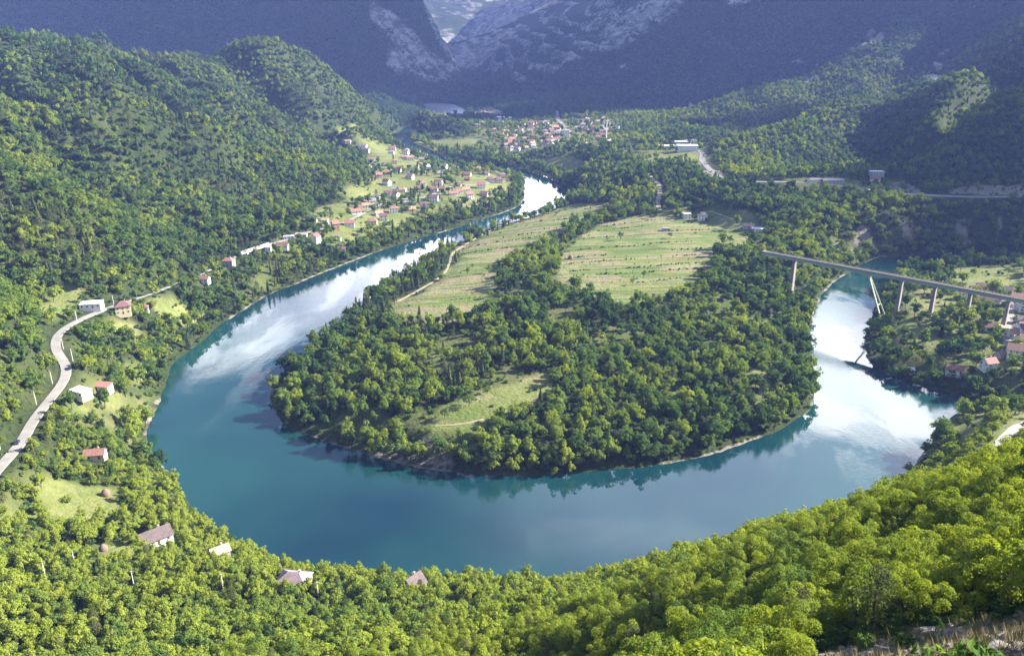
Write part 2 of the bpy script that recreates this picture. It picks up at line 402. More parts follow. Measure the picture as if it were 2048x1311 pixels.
# far rim
add([(3300,-150,520),(3300,1500,520),(3300,3000,850),(3300,4500,800),(3300,6600,900),(-3300,-150,500),(-3300,4500,900),(-3300,6600,900),(0,6600,450),(1500,4500,620),(-1500,4500,800),(2000,700,260),(1500,1000,260),(2300,2500,520),
    (2300,1500,420),(1600,1900,330),(900,350,130),(1500,300,260),(700,900,70),(1100,800,90),(1500,600,160),(-1500,3600,850),(1500,3600,760)])

def build_tin():
    a = np.array(PTS, float)
    keep = []; seen = {}
    for i, p in enumerate(a):
        k = (round(p[0] / 6), round(p[1] / 6))
        if k in seen: continue
        seen[k] = 1; keep.append(i)
    a = a[keep]
    vs, es, fs, ov, oe, of = delaunay_2d_cdt([Vector((p[0], p[1])) for p in a], [], [], 0, 1e-4)
    zs = np.array([a[o[0]][2] if o else 0 for o in ov])
    return np.array([(v.x, v.y) for v in vs]), zs, fs
tv, tz, tf = build_tin()
# raster on a regular 10 m grid
GX0, GY0, GS = -3300.0, -150.0, 10.0
GNX, GNY = 661, 676
tin = np.full((GNY, GNX), np.nan)
for f in tf:
    (ax, ay), (bx, by), (cx, cy2) = tv[list(f)]
    az, bz, cz = tz[list(f)]
    x0 = max(0, int((min(ax, bx, cx) - GX0) / GS)); x1 = min(GNX - 1, int((max(ax, bx, cx) - GX0) / GS) + 1)
    y0 = max(0, int((min(ay, by, cy2) - GY0) / GS)); y1 = min(GNY - 1, int((max(ay, by, cy2) - GY0) / GS) + 1)
    if x1 < x0 or y1 < y0: continue
    X, Y = np.meshgrid(GX0 + np.arange(x0, x1 + 1) * GS, GY0 + np.arange(y0, y1 + 1) * GS)
    D = (by - cy2) * (ax - cx) + (cx - bx) * (ay - cy2)
    if abs(D) < 1e-9: continue
    l1 = ((by - cy2) * (X - cx) + (cx - bx) * (Y - cy2)) / D
    l2 = ((cy2 - ay) * (X - cx) + (ax - cx) * (Y - cy2)) / D
    l3 = 1 - l1 - l2
    m = (l1 > -1e-4) & (l2 > -1e-4) & (l3 > -1e-4)
    sub = tin[y0:y1 + 1, x0:x1 + 1]
    sub[m] = (l1 * az + l2 * bz + l3 * cz)[m]
tin = np.where(np.isnan(tin), 300.0, tin)
def blur(a, r, n=2):
    k = np.exp(-0.5 * (np.arange(-3 * r, 3 * r + 1) / r) ** 2); k /= k.sum()
    pad = 3 * r
    b = np.pad(a, pad, mode='edge')
    b = sum(kk * b[:, i:i + a.shape[1]] for i, kk in enumerate(k))
    b = sum(kk * b[i:i + a.shape[0], :] for i, kk in enumerate(k))
    return b
b1 = blur(tin, 1); b2 = blur(tin, 3)
gy = GY0 + np.arange(GNY)[:, None] * GS
wgt = smooth(2000, 3000, gy + 0 * tin)
base = b1 * (1 - wgt) + b2 * wgt * 0.7 + b1 * wgt * 0.3
def bicub(a, X, Y):
    """Catmull-Rom sampling of the regular grid"""
    fx = np.clip((X - GX0) / GS, 1, GNX - 3.001); fy = np.clip((Y - GY0) / GS, 1, GNY - 3.001)
    ix = fx.astype(int); iy = fy.astype(int); tx = fx - ix; ty = fy - iy
    def w4(t): return [(-t + 2 * t * t - t ** 3) / 2, (2 - 5 * t * t + 3 * t ** 3) / 2, (t + 4 * t * t - 3 * t ** 3) / 2, (-t * t + t ** 3) / 2]
    wx, wy = w4(tx), w4(ty)
    r = 0
    for j in range(4):
        row = 0
        for i in range(4):
            row = row + wx[i] * a[iy + j - 1, ix + i - 1]
        r = r + wy[j] * row
    return r

# the mesh grid: fine near the viewpoint, coarser with distance
def axis(a, b, s0, k, c=0.0):
    out = [c]; v = c
    while v < b: v += s0 + k * abs(v - c); out.append(v)
    lo = []; v = c
    while v > a: v -= s0 + k * abs(v - c); lo.append(v)
    return np.array(lo[::-1] + out)
AX = axis(-3200, 3200, 3.6, 0.0085)
AY = axis(-140, 6400, 3.4, 0.0030, 0.0)
XX, YY = np.meshgrid(AX, AY)
H = bicub(base, XX, YY)
sd_main = polydist(XX, YY, MAIN); sd_main[inpoly(XX, YY, MAIN)] *= -1
sd_up = polydist(XX, YY, UP, False) - 25.0
sd_lake = polydist(XX, YY, LAKE); sd_lake[inpoly(XX, YY, LAKE)] *= -1
SD = np.minimum(np.minimum(sd_main, sd_up), sd_lake)
SD = SD + 2.2 * fbm(XX, YY, 28, 3, 5) * smooth(400, 200, abs(SD))
# relief: gullies on the high ground, small swells everywhere
high = smooth(35, 130, H) * (1 - 0.8 * smooth(3350, 3700, YY))
wx_ = XX + 60 * fbm(XX, YY, 210, 3, 21); wy_ = YY + 45 * fbm(XX, YY, 210, 3, 31)
farf = smooth(2100, 2700, YY)
g1 = ridged(wx_, wy_, 175, 4, 41) - 0.55
g2 = ridged(wx_, wy_, 420, 5, 51, 0.55) - 0.5
nearf = smooth(60, 320, YY)
cl = XX * 0.62 + YY * 0.78; dl = XX * 0.78 - YY * 0.62
cr = XX * 0.80 - YY * 0.60; dr = XX * 0.60 + YY * 0.80
wl = 38 * fbm(XX, YY, 240, 3, 23)
def billow(x, y, wl_, seed):
    a_ = abs(vnoise(x / wl_, y / wl_, seed) * 2 - 1); b_ = abs(vnoise(x / wl_ * 2.3 + 5, y / wl_ * 2.3, seed + 1) * 2 - 1)
    return np.minimum(a_ * 1.5, 1) ** 0.8 + 0.35 * np.minimum(b_ * 1.5, 1) - 0.95
gl = billow(cl + 0.6 * wl, dl / 4.5, 88, 43)
gr = billow(cr + wl, dr / 3.2, 115, 47)
side = smooth(-150, 250, XX)
gd = gl * (1 - side) + gr * side
H = H + high * nearf * (1 - 0.4 * farf) * (40 - 20 * side) * gd * smooth(500, 800, YY) * smooth(35, 90, H)
CREST = gd
H = H + high * nearf * ((10 - 3 * side) * g1 * (1 - 0.3 * farf) + farf * 62 * (g2 - 0.08)) + fbm(XX, YY, 60, 3, 61) * (0.8 + 3.5 * high * nearf)
H = H + smooth(60, 0, YY) * 0 
# limestone ledges on the far mountains
bed = H * 0.9 + 0.20 * XX - 0.1 * YY + 55 * fbm(XX, YY, 330, 4, 71)
per = 46.0
ph = bed / per; fr = ph - np.floor(ph)
ledge = (smooth(0.35, 0.75, fr) - fr) * per
rocky = farf * smooth(25, 120, H) * smooth(-0.15, 0.10, fbm(XX, YY, 450, 3, 81) - 0.06 + 0.42 * smooth(850, 250, abs(XX - 20)))
rocky = rocky * np.maximum(smooth(2760, 2930, YY + 70 * fbm(XX, YY, 160, 3, 83)), 0.0)
H = H + ledge * rocky * 0.5 * (1 - 0.6 * smooth(3350, 3700, YY))
# banks
bank = smooth(-1.5, 26, SD)
H = np.where(SD > 0, H * bank + 0.25 + 0 * SD, H)
H = np.where(SD > 0, np.maximum(H, 0.3 + 2.0 * smooth(0, 12, SD)) * smooth(-0.4, 1.2, SD), -np.minimum(5.0, 0.15 - SD * 0.35))
def hgt(x, y):
    """ground height, bilinear on the terrain mesh grid"""
    x = np.asarray(x, float); y = np.asarray(y, float)
    i = np.clip(np.searchsorted(AX, x) - 1, 0, len(AX) - 2); j = np.clip(np.searchsorted(AY, y) - 1, 0, len(AY) - 2)
    tx = np.clip((x - AX[i]) / (AX[i + 1] - AX[i]), 0, 1); ty = np.clip((y - AY[j]) / (AY[j + 1] - AY[j]), 0, 1)
    return (H[j, i] * (1 - tx) + H[j, i + 1] * tx) * (1 - ty) + (H[j + 1, i] * (1 - tx) + H[j + 1, i + 1] * tx) * ty
def samp(A, x, y):
    x = np.asarray(x, float); y = np.asarray(y, float)
    i = np.clip(np.searchsorted(AX, x) - 1, 0, len(AX) - 2); j = np.clip(np.searchsorted(AY, y) - 1, 0, len(AY) - 2)
    tx = np.clip((x - AX[i]) / (AX[i + 1] - AX[i]), 0, 1); ty = np.clip((y - AY[j]) / (AY[j + 1] - AY[j]), 0, 1)
    return (A[j, i] * (1 - tx) + A[j, i + 1] * tx) * (1 - ty) + (A[j + 1, i] * (1 - tx) + A[j + 1, i + 1] * tx) * ty
_T = np.concatenate([np.arange(30, 900, 2.0), np.arange(900, 6000, 6.0)])
def ground(u, v):
    """first point of the ground met by the sight line (u, v)"""
    x, y, z = ray(u, v)
    zz = CAM_Z + z * _T
    d = zz - np.maximum(hgt(x * _T, y * _T), 0)
    k = np.argmax(d < 0)
    if d[k] >= 0: k = len(_T) - 1
    t = _T[k] if k == 0 else _T[k - 1] + (_T[k] - _T[k - 1]) * d[k - 1] / (d[k - 1] - d[k] + 1e-9)
    return np.array((x * t, y * t, CAM_Z + z * t))
# ------------------------------------------------------------------ roads, tracks and the railway: centre lines
def line3(pix, step=6.0):
    p = [ground(u, v) for u, v in pix]
    p = densify([tuple(q) for q in p], step)
    a = np.array(p)
    for _ in range(3):
        a[1:-1] = 0.25 * a[:-2] + 0.5 * a[1:-1] + 0.25 * a[2:]
    z = a[:, 2].copy()
    for _ in range(14):
        z[1:-1] = 0.25 * z[:-2] + 0.5 * z[1:-1] + 0.25 * z[2:]
    a[:, 2] = z
    return a
LINES = {}
def line(name, pix, width): LINES[name] = (line3(pix), width)
line('road', [(252,603),(215,617),(180,630),(150,645),(130,656),(113,672),(108,690),(116,705),(128,720),(136,740),(131,765),(112,785),(93,808),(80,824),(66,845),(52,865),(35,888),(15,915),(-8,945),(-60,1010)], 5.6)
line('lane', [(252,603),(300,588),(360,565),(405,547),(455,522),(490,503),(533,489),(570,480),(620,462),(680,448),(730,425),(760,408),(800,398),(850,395),(900,372),(960,368),(1010,362)], 3.4)
line('highway', [(2300,391),(2150,393),(2048,393),(1950,394),(1860,391),(1800,386),(1755,380),(1700,374),(1640,366),(1580,364),(1530,363),(1480,362),(1440,354),(1418,338),(1403,320),(1406,308),(1396,299),(1340,299),(1280,296),(1235,288)], 9.0)
line('gravel_track', [(2150,800),(2080,832),(2048,846),(2025,860),(2008,877),(1995,893),(1983,910),(1972,925)], 4.6)
line('field_track', [(1055,428),(1005,448),(962,470),(925,492),(904,506),(899,525),(893,540),(875,558),(850,572),(820,590),(785,607)], 2.2)
line('railway_bed', [(1113,222),(1117,240),(1130,256),(1155,274),(1178,288),(1196,298)], 9.0)
line('railway_cutting', [(1300,352),(1318,368),(1320,388),(1314,405),(1320,422)], 6.0)
line('garden_path', [(1425,424),(1450,432),(1475,442),(1492,456),(1516,460)], 3.0)
line('village_street', [(2030,600),(2022,622),(2016,645),(2012,668),(2016,690)], 5.5)
line('forest_road', [(905,1226),(930,1223),(955,1219),(985,1216)], 4.5)
line('town_street', [(1120,245),(1132,258),(1137,270),(1131,280)], 6.0)
line('meadow_track', [(870,852),(905,856),(940,850),(968,838)], 1.8)
for nm, (a, wd) in LINES.items():
    x0, x1, y0, y1 = a[:, 0].min() - 30, a[:, 0].max() + 30, a[:, 1].min() - 30, a[:, 1].max() + 30
    i0, i1 = np.searchsorted(AX, (x0, x1)); j0, j1 = np.searchsorted(AY, (y0, y1))
    sx = XX[j0:j1, i0:i1]; sy = YY[j0:j1, i0:i1]
    best = np.full(sx.shape, 1e9); zz = np.zeros(sx.shape)
    for k in range(len(a) - 1):
        e = a[k + 1] - a[k]; L = e[0] ** 2 + e[1] ** 2 + 1e-9
        t = np.clip(((sx - a[k, 0]) * e[0] + (sy - a[k, 1]) * e[1]) / L, 0, 1)
        d = np.hypot(sx - a[k, 0] - t * e[0], sy - a[k, 1] - t * e[1])
        m = d < best
        best[m] = d[m]; zz[m] = (a[k, 2] + t * e[2])[m]
    cell = 0.5 * (4 + 0.0085 * abs(sx))
    f = smooth(wd / 2 + 9 + cell, wd / 2 + 1.5 + cell, best)
    H[j0:j1, i0:i1] = H[j0:j1, i0:i1] * (1 - f) + (zz - 0.15) * f

# ------------------------------------------------------------------ land cover (clearings, fields, bare rock)
def wpoly(pix): return [tuple(ground(u, v)[:2]) for u, v in pix]
FIELDS = [wpoly(q) for q in [
    [(905,505),(960,472),(1010,449),(1060,430),(1140,408),(1230,408),(1190,435),(1140,455),(1100,482),(1035,510),(1000,530),(990,575),(975,630),(880,645),(780,640),(800,610),(850,575),(900,537)],
    [(1118,512),(1135,482),(1200,450),(1290,430),(1400,442),(1500,462),(1520,480),(1500,493),(1440,500),(1430,530),(1395,572),(1330,596),(1250,612),(1180,595),(1115,565)],
    [(1410,418),(1450,424),(1500,455),(1440,452)]]]
MEADOWS = [wpoly(q) for q in [
    [(850,872),(868,828),(950,788),(1060,745),(1135,738),(1100,785),(1050,820),(1005,848),(940,876)],
    [(60,612),(100,585),(160,578),(175,600),(150,622),(80,632)], [(185,648),(250,634),(285,650),(262,668),(200,660)], [(295,612),(350,608),(405,630),(400,648),(340,638)],
    [(243,742),(290,732),(302,765),(250,768)], [(70,985),(120,970),(240,978),(238,1030),(160,1052),(60,1035)], [(200,1085),(290,1070),(285,1105),(212,1118)],
    [(605,440),(630,412),(700,405),(705,420),(660,440)], [(680,388),(740,375),(770,392),(700,402)], [(735,365),(790,350),(880,352),(890,372),(800,385),(745,388)],
    [(668,255),(715,248),(725,262),(680,268)], [(705,285),(760,290),(860,310),(900,330),(800,340),(740,320)], [(930,352),(1010,345),(1025,385),(960,400),(900,405)],
    [(820,285),(880,278),(960,275),(980,285),(900,300),(840,298)], [(1020,318),(1140,310),(1200,330),(1160,345),(1090,335)],
    [(1860,538),(1950,528),(2060,545),(2060,590),(1960,570),(1880,556)], [(1795,645),(1840,640),(1880,665),(1870,690),(1800,690)], [(1760,625),(1800,650),(1800,700),(1750,690)],
    [(1250,308),(1310,302),(1400,312),(1390,322),(1300,318)], [(560,475),(600,465),(590,480),(560,488)], [(1480,735),(1525,725),(1535,748),(1500,758)], [(720,425),(850,425),(820,450),(740,465),(690,490),(650,490),(690,440)],
    [(1380,690),(1420,680),(1430,700),(1390,712)], [(1900,845),(1950,828),(1990,835),(1965,880),(1925,890)], [(2000,905),(2048,885),(2048,935),(2010,930)], [(410,1105),(460,1095),(480,1112),(440,1128)],
    [(1770,600),(1850,600),(1900,640),(1840,640)], [(1730,560),(1750,545),(1770,560),(1755,600)]]]
SPARSE = [(wpoly(q), d_) for q, d_ in [
    ([(690,290),(750,278),(850,300),(950,330),(1028,350),(1036,385),(1000,400),(900,420),(830,445),(740,470),(670,490),(640,470),(640,440),(690,390),(735,350),(720,310)], 0.55),
    ([(530,500),(560,470),(640,460),(650,490),(620,505),(560,512)], 0.6),
    ([(850,285),(950,262),(1000,238),(1130,236),(1250,236),(1260,290),(1130,310),(1000,308),(900,300)], 0.40),
    ([(1750,600),(1800,560),(1850,530),(1950,522),(2100,535),(2100,760),(1950,765),(1850,745),(1790,720),(1770,660)], 0.50),
    ([(1880,845),(1950,815),(2100,790),(2100,900),(2000,940),(1930,900)], 0.55),
    ([(1230,300),(1410,295),(1420,330),(1300,330)], 0.5), ([(1300,420),(1420,400),(1540,450),(1520,490),(1400,470)], 0.45), ([(0,960),(70,970),(60,1060),(0,1050)], 0.6),
    ([(150,780),(240,770),(250,830),(150,840)], 0.5), ([(1580,355),(1800,358),(1800,385),(1580,380)], 0.3), ([(600,620),(780,600),(950,610),(900,640),(700,650)], 0.8)]]
LEDGE = wpoly([(1530,1345),(1660,1300),(1760,1280),(1850,1258),(2048,1228),(2150,1225),(2200,1420),(1500,1420)])
BARE = [wpoly(q) for q in [
    [(948,232),(952,215),(975,212),(1005,222),(1008,236)], [(1758,382),(1770,366),(1800,362),(1835,376),(1850,388)], [(1895,388),(1910,374),(1960,370),(2010,372),(2030,388)],
    [(1345,295),(1360,280),(1395,276),(1405,292)], [(1405,350),(1415,338),(1440,340),(1455,355)], [(1400,290),(1440,280),(1455,285),(1410,296)], [(2020,372),(2048,368),(2080,372),(2080,388),(2030,390)],
    [(1735,62),(1752,52),(1768,70),(1760,92),(1740,88)], [(1870,110),(1892,98),(1905,104),(1880,118)], [(760,905),(800,880),(850,880),(900,900),(900,935),(820,928)]]]
EDGE = 9 * fbm(XX, YY, 32, 3, 19) * smooth(60, 200, YY)
field = np.zeros_like(H); bare = np.zeros_like(H); forest = np.ones_like(H)
def soft(poly, wd=4.0):
    m = inpoly(XX, YY, poly); d = polydist(XX, YY, poly)
    return smooth(-wd, wd, np.where(m, d, -d) + EDGE)
for q in FIELDS: s_ = soft(q); field = np.maximum(field, s_); forest *= 1 - s_
meadow = np.zeros_like(H)
for q in MEADOWS: s_ = soft(q); meadow = np.maximum(meadow, s_); forest *= 1 - s_
for q, d_ in SPARSE:
    s_ = soft(q, 8); forest = np.minimum(forest, 1 - s_ * (1 - d_)); meadow = np.maximum(meadow, s_ * 0.85)
for q in BARE: s_ = soft(q, 5); bare = np.maximum(bare, s_); forest *= 1 - s_ * 0.85
forest = np.maximum(forest, 0.9 * smooth(24, 15, SD) * (SD > 2.6) * (YY > 380))
led = smooth(-1.5, 1.5, np.where(inpoly(XX, YY, LEDGE), 1, -1) * polydist(XX, YY, LEDGE)); bare = np.maximum(bare, led * 0.55); forest *= 1 - led
shore = smooth(4.2, 1.5, SD) * (SD > -3) * smooth(-0.25, 0.35, fbm(XX, YY, 70, 2, 17))
bare = np.maximum(bare, shore * 0.7); forest *= (SD > 2.6)
gap = smooth(0.16, 0.42, fbm(XX, YY, 46, 3, 101)) * (YY > 380) * (0.25 + 0.75 * (YY < 900) * (XX > -260)) * (YY < 2000)
forest *= 1 - 0.75 * gap; meadow = np.maximum(meadow, 0.5 * gap * (H > 1))
for nm, (a, wd) in LINES.items():
    d = polydist(XX, YY, [tuple(q[:2]) for q in a], False)
    e_ = {'highway': 7.0, 'road': 3.0}.get(nm, 0.0)
    forest *= smooth(wd / 2 + 1.5 + e_, wd / 2 + 5.0 + 1.6 * e_, d)
gyy, gxx = np.gradient(H)
slope = np.hypot(gyy / np.gradient(AY)[:, None], gxx / np.gradient(AX)[None, :])
rock = np.clip(rocky * smooth(0.34, 0.7, slope + 0.35 * fbm(XX, YY, 120, 3, 91)), 0, 1)
# pale outcrops on the crests of the right-hand mountains
rock = np.maximum(rock, smooth(1250, 1700, YY) * smooth(200, 300, XX) * smooth(0.30, 0.48, fbm(XX, YY, 170, 4, 95)) * 0.8 * smooth(90, 130, H))
forest *= 1 - 0.93 * smooth(0.2, 0.6, rock)
cliff = smooth(0.95, 1.5, slope) * smooth(-0.05, 0.25, fbm(XX, YY, 22, 3, 97)) * (YY < 1150) * (YY > 850) * (XX > 330)
bare = np.maximum(bare, 0.8 * cliff); forest *= 1 - 0.6 * cliff

# ------------------------------------------------------------------ ground sheet
def build_ground():
    me = bpy.data.meshes.new('ground')
    ny, nx = XX.shape
    co = np.stack([XX, YY, H], -1).reshape(-1, 3)
    idx = np.arange(nx * ny).reshape(ny, nx)
    q = np.stack([idx[:-1, :-1], idx[:-1, 1:], idx[1:, 1:], idx[1:, :-1]], -1).reshape(-1, 4)
    me.vertices.add(len(co)); me.vertices.foreach_set('co', co.ravel())
    me.loops.add(q.size); me.loops.foreach_set('vertex_index', q.ravel().astype(np.int32))
    me.polygons.add(len(q)); me.polygons.foreach_set('loop_start', np.arange(0, q.size, 4, dtype=np.int32))
    me.polygons.foreach_set('use_smooth', np.ones(len(q), bool))
    me.update()
    c = np.stack([field, meadow, bare, rock], -1).reshape(-1, 4).astype(np.float32)
    at = me.color_attributes.new('cover', 'FLOAT_COLOR', 'POINT'); at.data.foreach_set('color', c.ravel())
    m, t = new_mat('ground')
    at_ = t.new('ShaderNodeAttribute', attribute_name='cover')
    cs = t.new('ShaderNodeSeparateColor', {0: at_.outputs['Color']})
    gp = t.new('ShaderNodeNewGeometry')
    pos = gp.outputs['Position']
    big = t.noise(pos, 0.018, 5, 0.6); fine = t.noise(pos, 0.35, 5, 0.65); tiny = t.noise(pos, 1.6, 4, 0.7)
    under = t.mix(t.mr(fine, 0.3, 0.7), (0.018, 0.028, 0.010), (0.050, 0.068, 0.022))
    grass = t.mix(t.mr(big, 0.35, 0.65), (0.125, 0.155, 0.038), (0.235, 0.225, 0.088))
    grass = t.mix(t.mr(fine, 0.42, 0.75, 0, 0.65), grass, (0.055, 0.10, 0.022))
    mp = t.new('ShaderNodeMapping', {'Vector': pos, 'Rotation': (0, 0, math.radians(-9)), 'Scale': (0.011, 0.062, 0.0)})
    vo = t.new('ShaderNodeTexVoronoi', {'Vector': mp.outputs[0], 'Scale': 1.0, 'Randomness': 0.85}, feature='F1', distance='CHEBYCHEV')
    vs = t.new('ShaderNodeSeparateColor', {0: vo.outputs['Color']})
    fcol = t.ramp(vs.outputs[0], [(0.0, (0.110, 0.145, 0.034)), (0.16, (0.185, 0.190, 0.062)), (0.34, (0.265, 0.215, 0.125)), (0.50, (0.150, 0.185, 0.048)), (0.63, (0.230, 0.225, 0.100)), (0.78, (0.120, 0.165, 0.040)), (0.88, (0.270, 0.190, 0.130))], 'CONSTANT')
    fcol = t.mix(t.mr(t.noise(pos, 0.09, 5, 0.7), 0.40, 0.66, 0, 0.75), fcol, (0.10, 0.15, 0.035))
    mp2 = t.new('ShaderNodeMapping', {'Vector': pos, 'Rotation': (0, 0, math.radians(-9)), 'Scale': (0.010, 0.22, 0.0)})
    streak = t.noise(mp2.outputs[0], 1.0, 4, 0.6)
    fcol = t.mix(t.mr(streak, 0.56, 0.64, 0, 0.8), fcol, (0.050, 0.085, 0.024))
    fcol = t.mix(t.mr(streak, 0.43, 0.36, 0, 0.65), fcol, (0.30, 0.25, 0.16))
    soil = t.mix(t.mr(fine, 0.3, 0.7), (0.15, 0.12, 0.09), (0.29, 0.26, 0.22))
    strat = t.new('ShaderNodeMapping', {'Vector': pos, 'Rotation': (0.12, -0.22, 0), 'Scale': (0.007, 0.007, 0.034)})
    sn = t.noise(strat.outputs[0], 1.0, 6, 0.65)
    rockc = t.ramp(sn, [(0.34, (0.10, 0.10, 0.08)), (0.46, (0.30, 0.28, 0.26)), (0.55, (0.40, 0.38, 0.36)), (0.61, (0.13, 0.125, 0.10)), (0.70, (0.33, 0.31, 0.29))])
    rockc = t.mix(t.mr(t.noise(pos, 0.03, 6, 0.7), 0.42, 0.60, 0, 0.9), rockc, (0.045, 0.062, 0.026))
    grass = t.mix(t.mr(t.noise(pos, 0.055, 4, 0.6), 0.5, 0.62, 0, 0.6), grass, fcol)
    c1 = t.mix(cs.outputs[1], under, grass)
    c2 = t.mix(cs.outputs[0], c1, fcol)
    bm = t.mr(t.math('ADD', cs.outputs[2], t.math('MULTIPLY', t.math('SUBTRACT', fine, 0.5), 0.5)), 0.35, 0.6, 0, 1)
    c3 = t.mix(bm, c2, soil)
    rm = t.mr(t.math('ADD', at_.outputs['Alpha'], t.math('MULTIPLY', t.math('SUBTRACT', t.noise(pos, 0.025, 6, 0.7), 0.5), 0.9)), 0.3, 0.55, 0, 1)
    c4 = t.mix(rm, c3, rockc)
    c5 = t.mix(t.mr(tiny, 0.3, 0.7, 0.0, 0.25), c4, (0.02, 0.02, 0.012))
    bp = t.new('ShaderNodeBump', {'Height': t.math('ADD', fine, t.math('MULTIPLY', sn, rm)), 'Strength': 0.9, 'Distance': 1.6})
    b = t.new('ShaderNodeBsdfPrincipled', {'Base Color': c5, 'Roughness': 1.0, 'Specular IOR Level': 0.1, 'Normal': bp.outputs[0]})
    t.new('ShaderNodeOutputMaterial', {'Surface': b.outputs[0]})
    me.materials.append(m)
    return tag(link(bpy.data.objects.new('ground', me)), 'green valley floor, hillsides and far limestone mountains around the river bend', kind='structure')
build_ground()

# ------------------------------------------------------------------ water
def build_water():
    m, t = new_mat('river_water')
    pos = t.new('ShaderNodeNewGeometry').outputs['Position']
    bedc = t.mix(t.mr(t.noise(pos, 0.006, 3, 0.5), 0.35, 0.65), (0.001, 0.018, 0.030), (0.008, 0.048, 0.046))
    # calm and wind-rippled patches
    mpp = t.new('ShaderNodeMapping', {'Vector': pos, 'Rotation': (0, 0, 0.9), 'Scale': (1.0, 0.45, 1.0)})
    patch = t.mr(t.noise(mpp.outputs[0], 0.012, 5, 0.6, 0.6), 0.46, 0.58, 0.0, 1.0, True)
    mr_ = t.new('ShaderNodeMapping', {'Vector': pos, 'Rotation': (0, 0, 0.5), 'Scale': (0.45, 1.1, 1.0)})
    rip = t.noise(mr_.outputs[0], 0.55, 4, 0.6)
    swell = t.noise(pos, 0.05, 2, 0.5)
    hgt_ = t.math('ADD', t.math('MULTIPLY', rip, t.math('ADD', t.math('MULTIPLY', patch, 0.045), 0.003)), t.math('MULTIPLY', swell, 0.02))
    bp = t.new('ShaderNodeBump', {'Height': hgt_, 'Strength': 1.0, 'Distance': 1.0})
    rg = t.math('ADD', t.math('MULTIPLY', patch, 0.09), 0.015)
    b = t.new('ShaderNodeBsdfPrincipled', {'Base Color': bedc, 'Roughness': rg, 'IOR': 1.62, 'Normal': bp.outputs[0]})
    t.new('ShaderNodeOutputMaterial', {'Surface': b.outputs[0]})
    o = mesh_obj('river', [(-1500, 150, 0), (1800, 150, 0), (1800, 3400, 0), (-1500, 3400, 0)], [(0, 1, 2, 3)], m)
    return tag(o, 'calm teal river looping around the wooded peninsula, mirroring clouds', kind='structure')
build_water()
def build_lake():
    m, t = new_mat('painted_sheen_water')
    pos = t.new('ShaderNodeNewGeometry').outputs['Position']
    mp = t.new('ShaderNodeMapping', {'Vector': pos, 'Scale': (0.006, 0.03, 1)})
    c = t.mix(t.mr(t.noise(mp.outputs[0], 1.0, 4, 0.6), 0.4, 0.6), (0.16, 0.165, 0.18), (0.24, 0.24, 0.25))  # pale streaked base colour stands in for sky mirrored in the ripples
    b = t.new('ShaderNodeBsdfPrincipled', {'Base Color': c, 'Roughness': 0.35})
    t.new('ShaderNodeOutputMaterial', {'Surface': b.outputs[0]})
    p = [at_z(u, v, 0.03) for u, v in [(820,204),(870,203),(912,205),(935,214),(945,226),(930,237),(880,241),(858,238),(845,224)]]
    tag(mesh_obj('lake', [(x, y, 0.03) for x, y, z in p], [tuple(range(len(p)))], m), 'pale backwater at the gorge mouth, mirrored sky painted into its colour', kind='structure')
build_lake()

# ------------------------------------------------------------------ road surfaces
M_ASPH = simple_mat('asphalt', (0.15, 0.145, 0.14), 0.9, 0.25, 0.15)
M_PALE = simple_mat('pale_road', (0.23, 0.215, 0.195), 0.9, 0.2, 0.12)
M_DIRT = simple_mat('dirt_track', (0.24, 0.20, 0.125), 1.0, 0.25, 0.2)
M_BALL = simple_mat('ballast', (0.22, 0.18, 0.15), 1.0, 0.3, 0.3)
ROADLOOK = {'road': (M_PALE, 'pale asphalt road winding along the wooded left bank'), 'lane': (M_PALE, 'narrow lane running through the riverside village'), 'highway': (M_ASPH, 'highway cut along the foot of the dark mountain'),
    'gravel_track': (M_PALE, 'white gravel track above the near shore'), 'field_track': (M_DIRT, 'dirt track along the edge of the peninsula fields'), 'railway_bed': (M_BALL, 'brown railway bed crossing the far town'),
    'railway_cutting': (M_BALL, 'railway cutting running down between the trees'), 'garden_path': (M_PALE, 'pale path below the two white houses on the peninsula'), 'village_street': (M_PALE, 'village street under the railway bridge'),
    'forest_road': (M_PALE, 'short piece of road showing in the near wood'), 'town_street': (M_PALE, 'white street at the edge of the far town'), 'meadow_track': (M_DIRT, 'earth path across the small peninsula meadow')}
for nm, (a, wd) in LINES.items():
    d = np.gradient(a[:, :2], axis=0); d /= np.linalg.norm(d, axis=1)[:, None] + 1e-9
    nrm = np.stack([-d[:, 1], d[:, 0]], 1)
    vs = []; fs = []
    jit = 0.25 * rng.standard_normal((len(a), 2)) * (nm in ('field_track', 'gravel_track', 'meadow_track'))
    for k in range(len(a)):
        for j, off in enumerate((-wd / 2 - 0.3, -wd / 2, wd / 2, wd / 2 + 0.3)):
            o_ = off + jit[k, 0 if off < 0 else 1]
            p = a[k, :2] + nrm[k] * o_
            vs.append((p[0], p[1], a[k, 2] + (0.22 if j in (1, 2) else -0.5)))
        if k:
            b0 = (k - 1) * 4; b1_ = k * 4
            for j in range(3): fs.append((b0 + j, b0 + j + 1, b1_ + j + 1, b1_ + j))
    tag(mesh_obj(nm, vs, fs, ROADLOOK[nm][0]), ROADLOOK[nm][1], kind='structure')
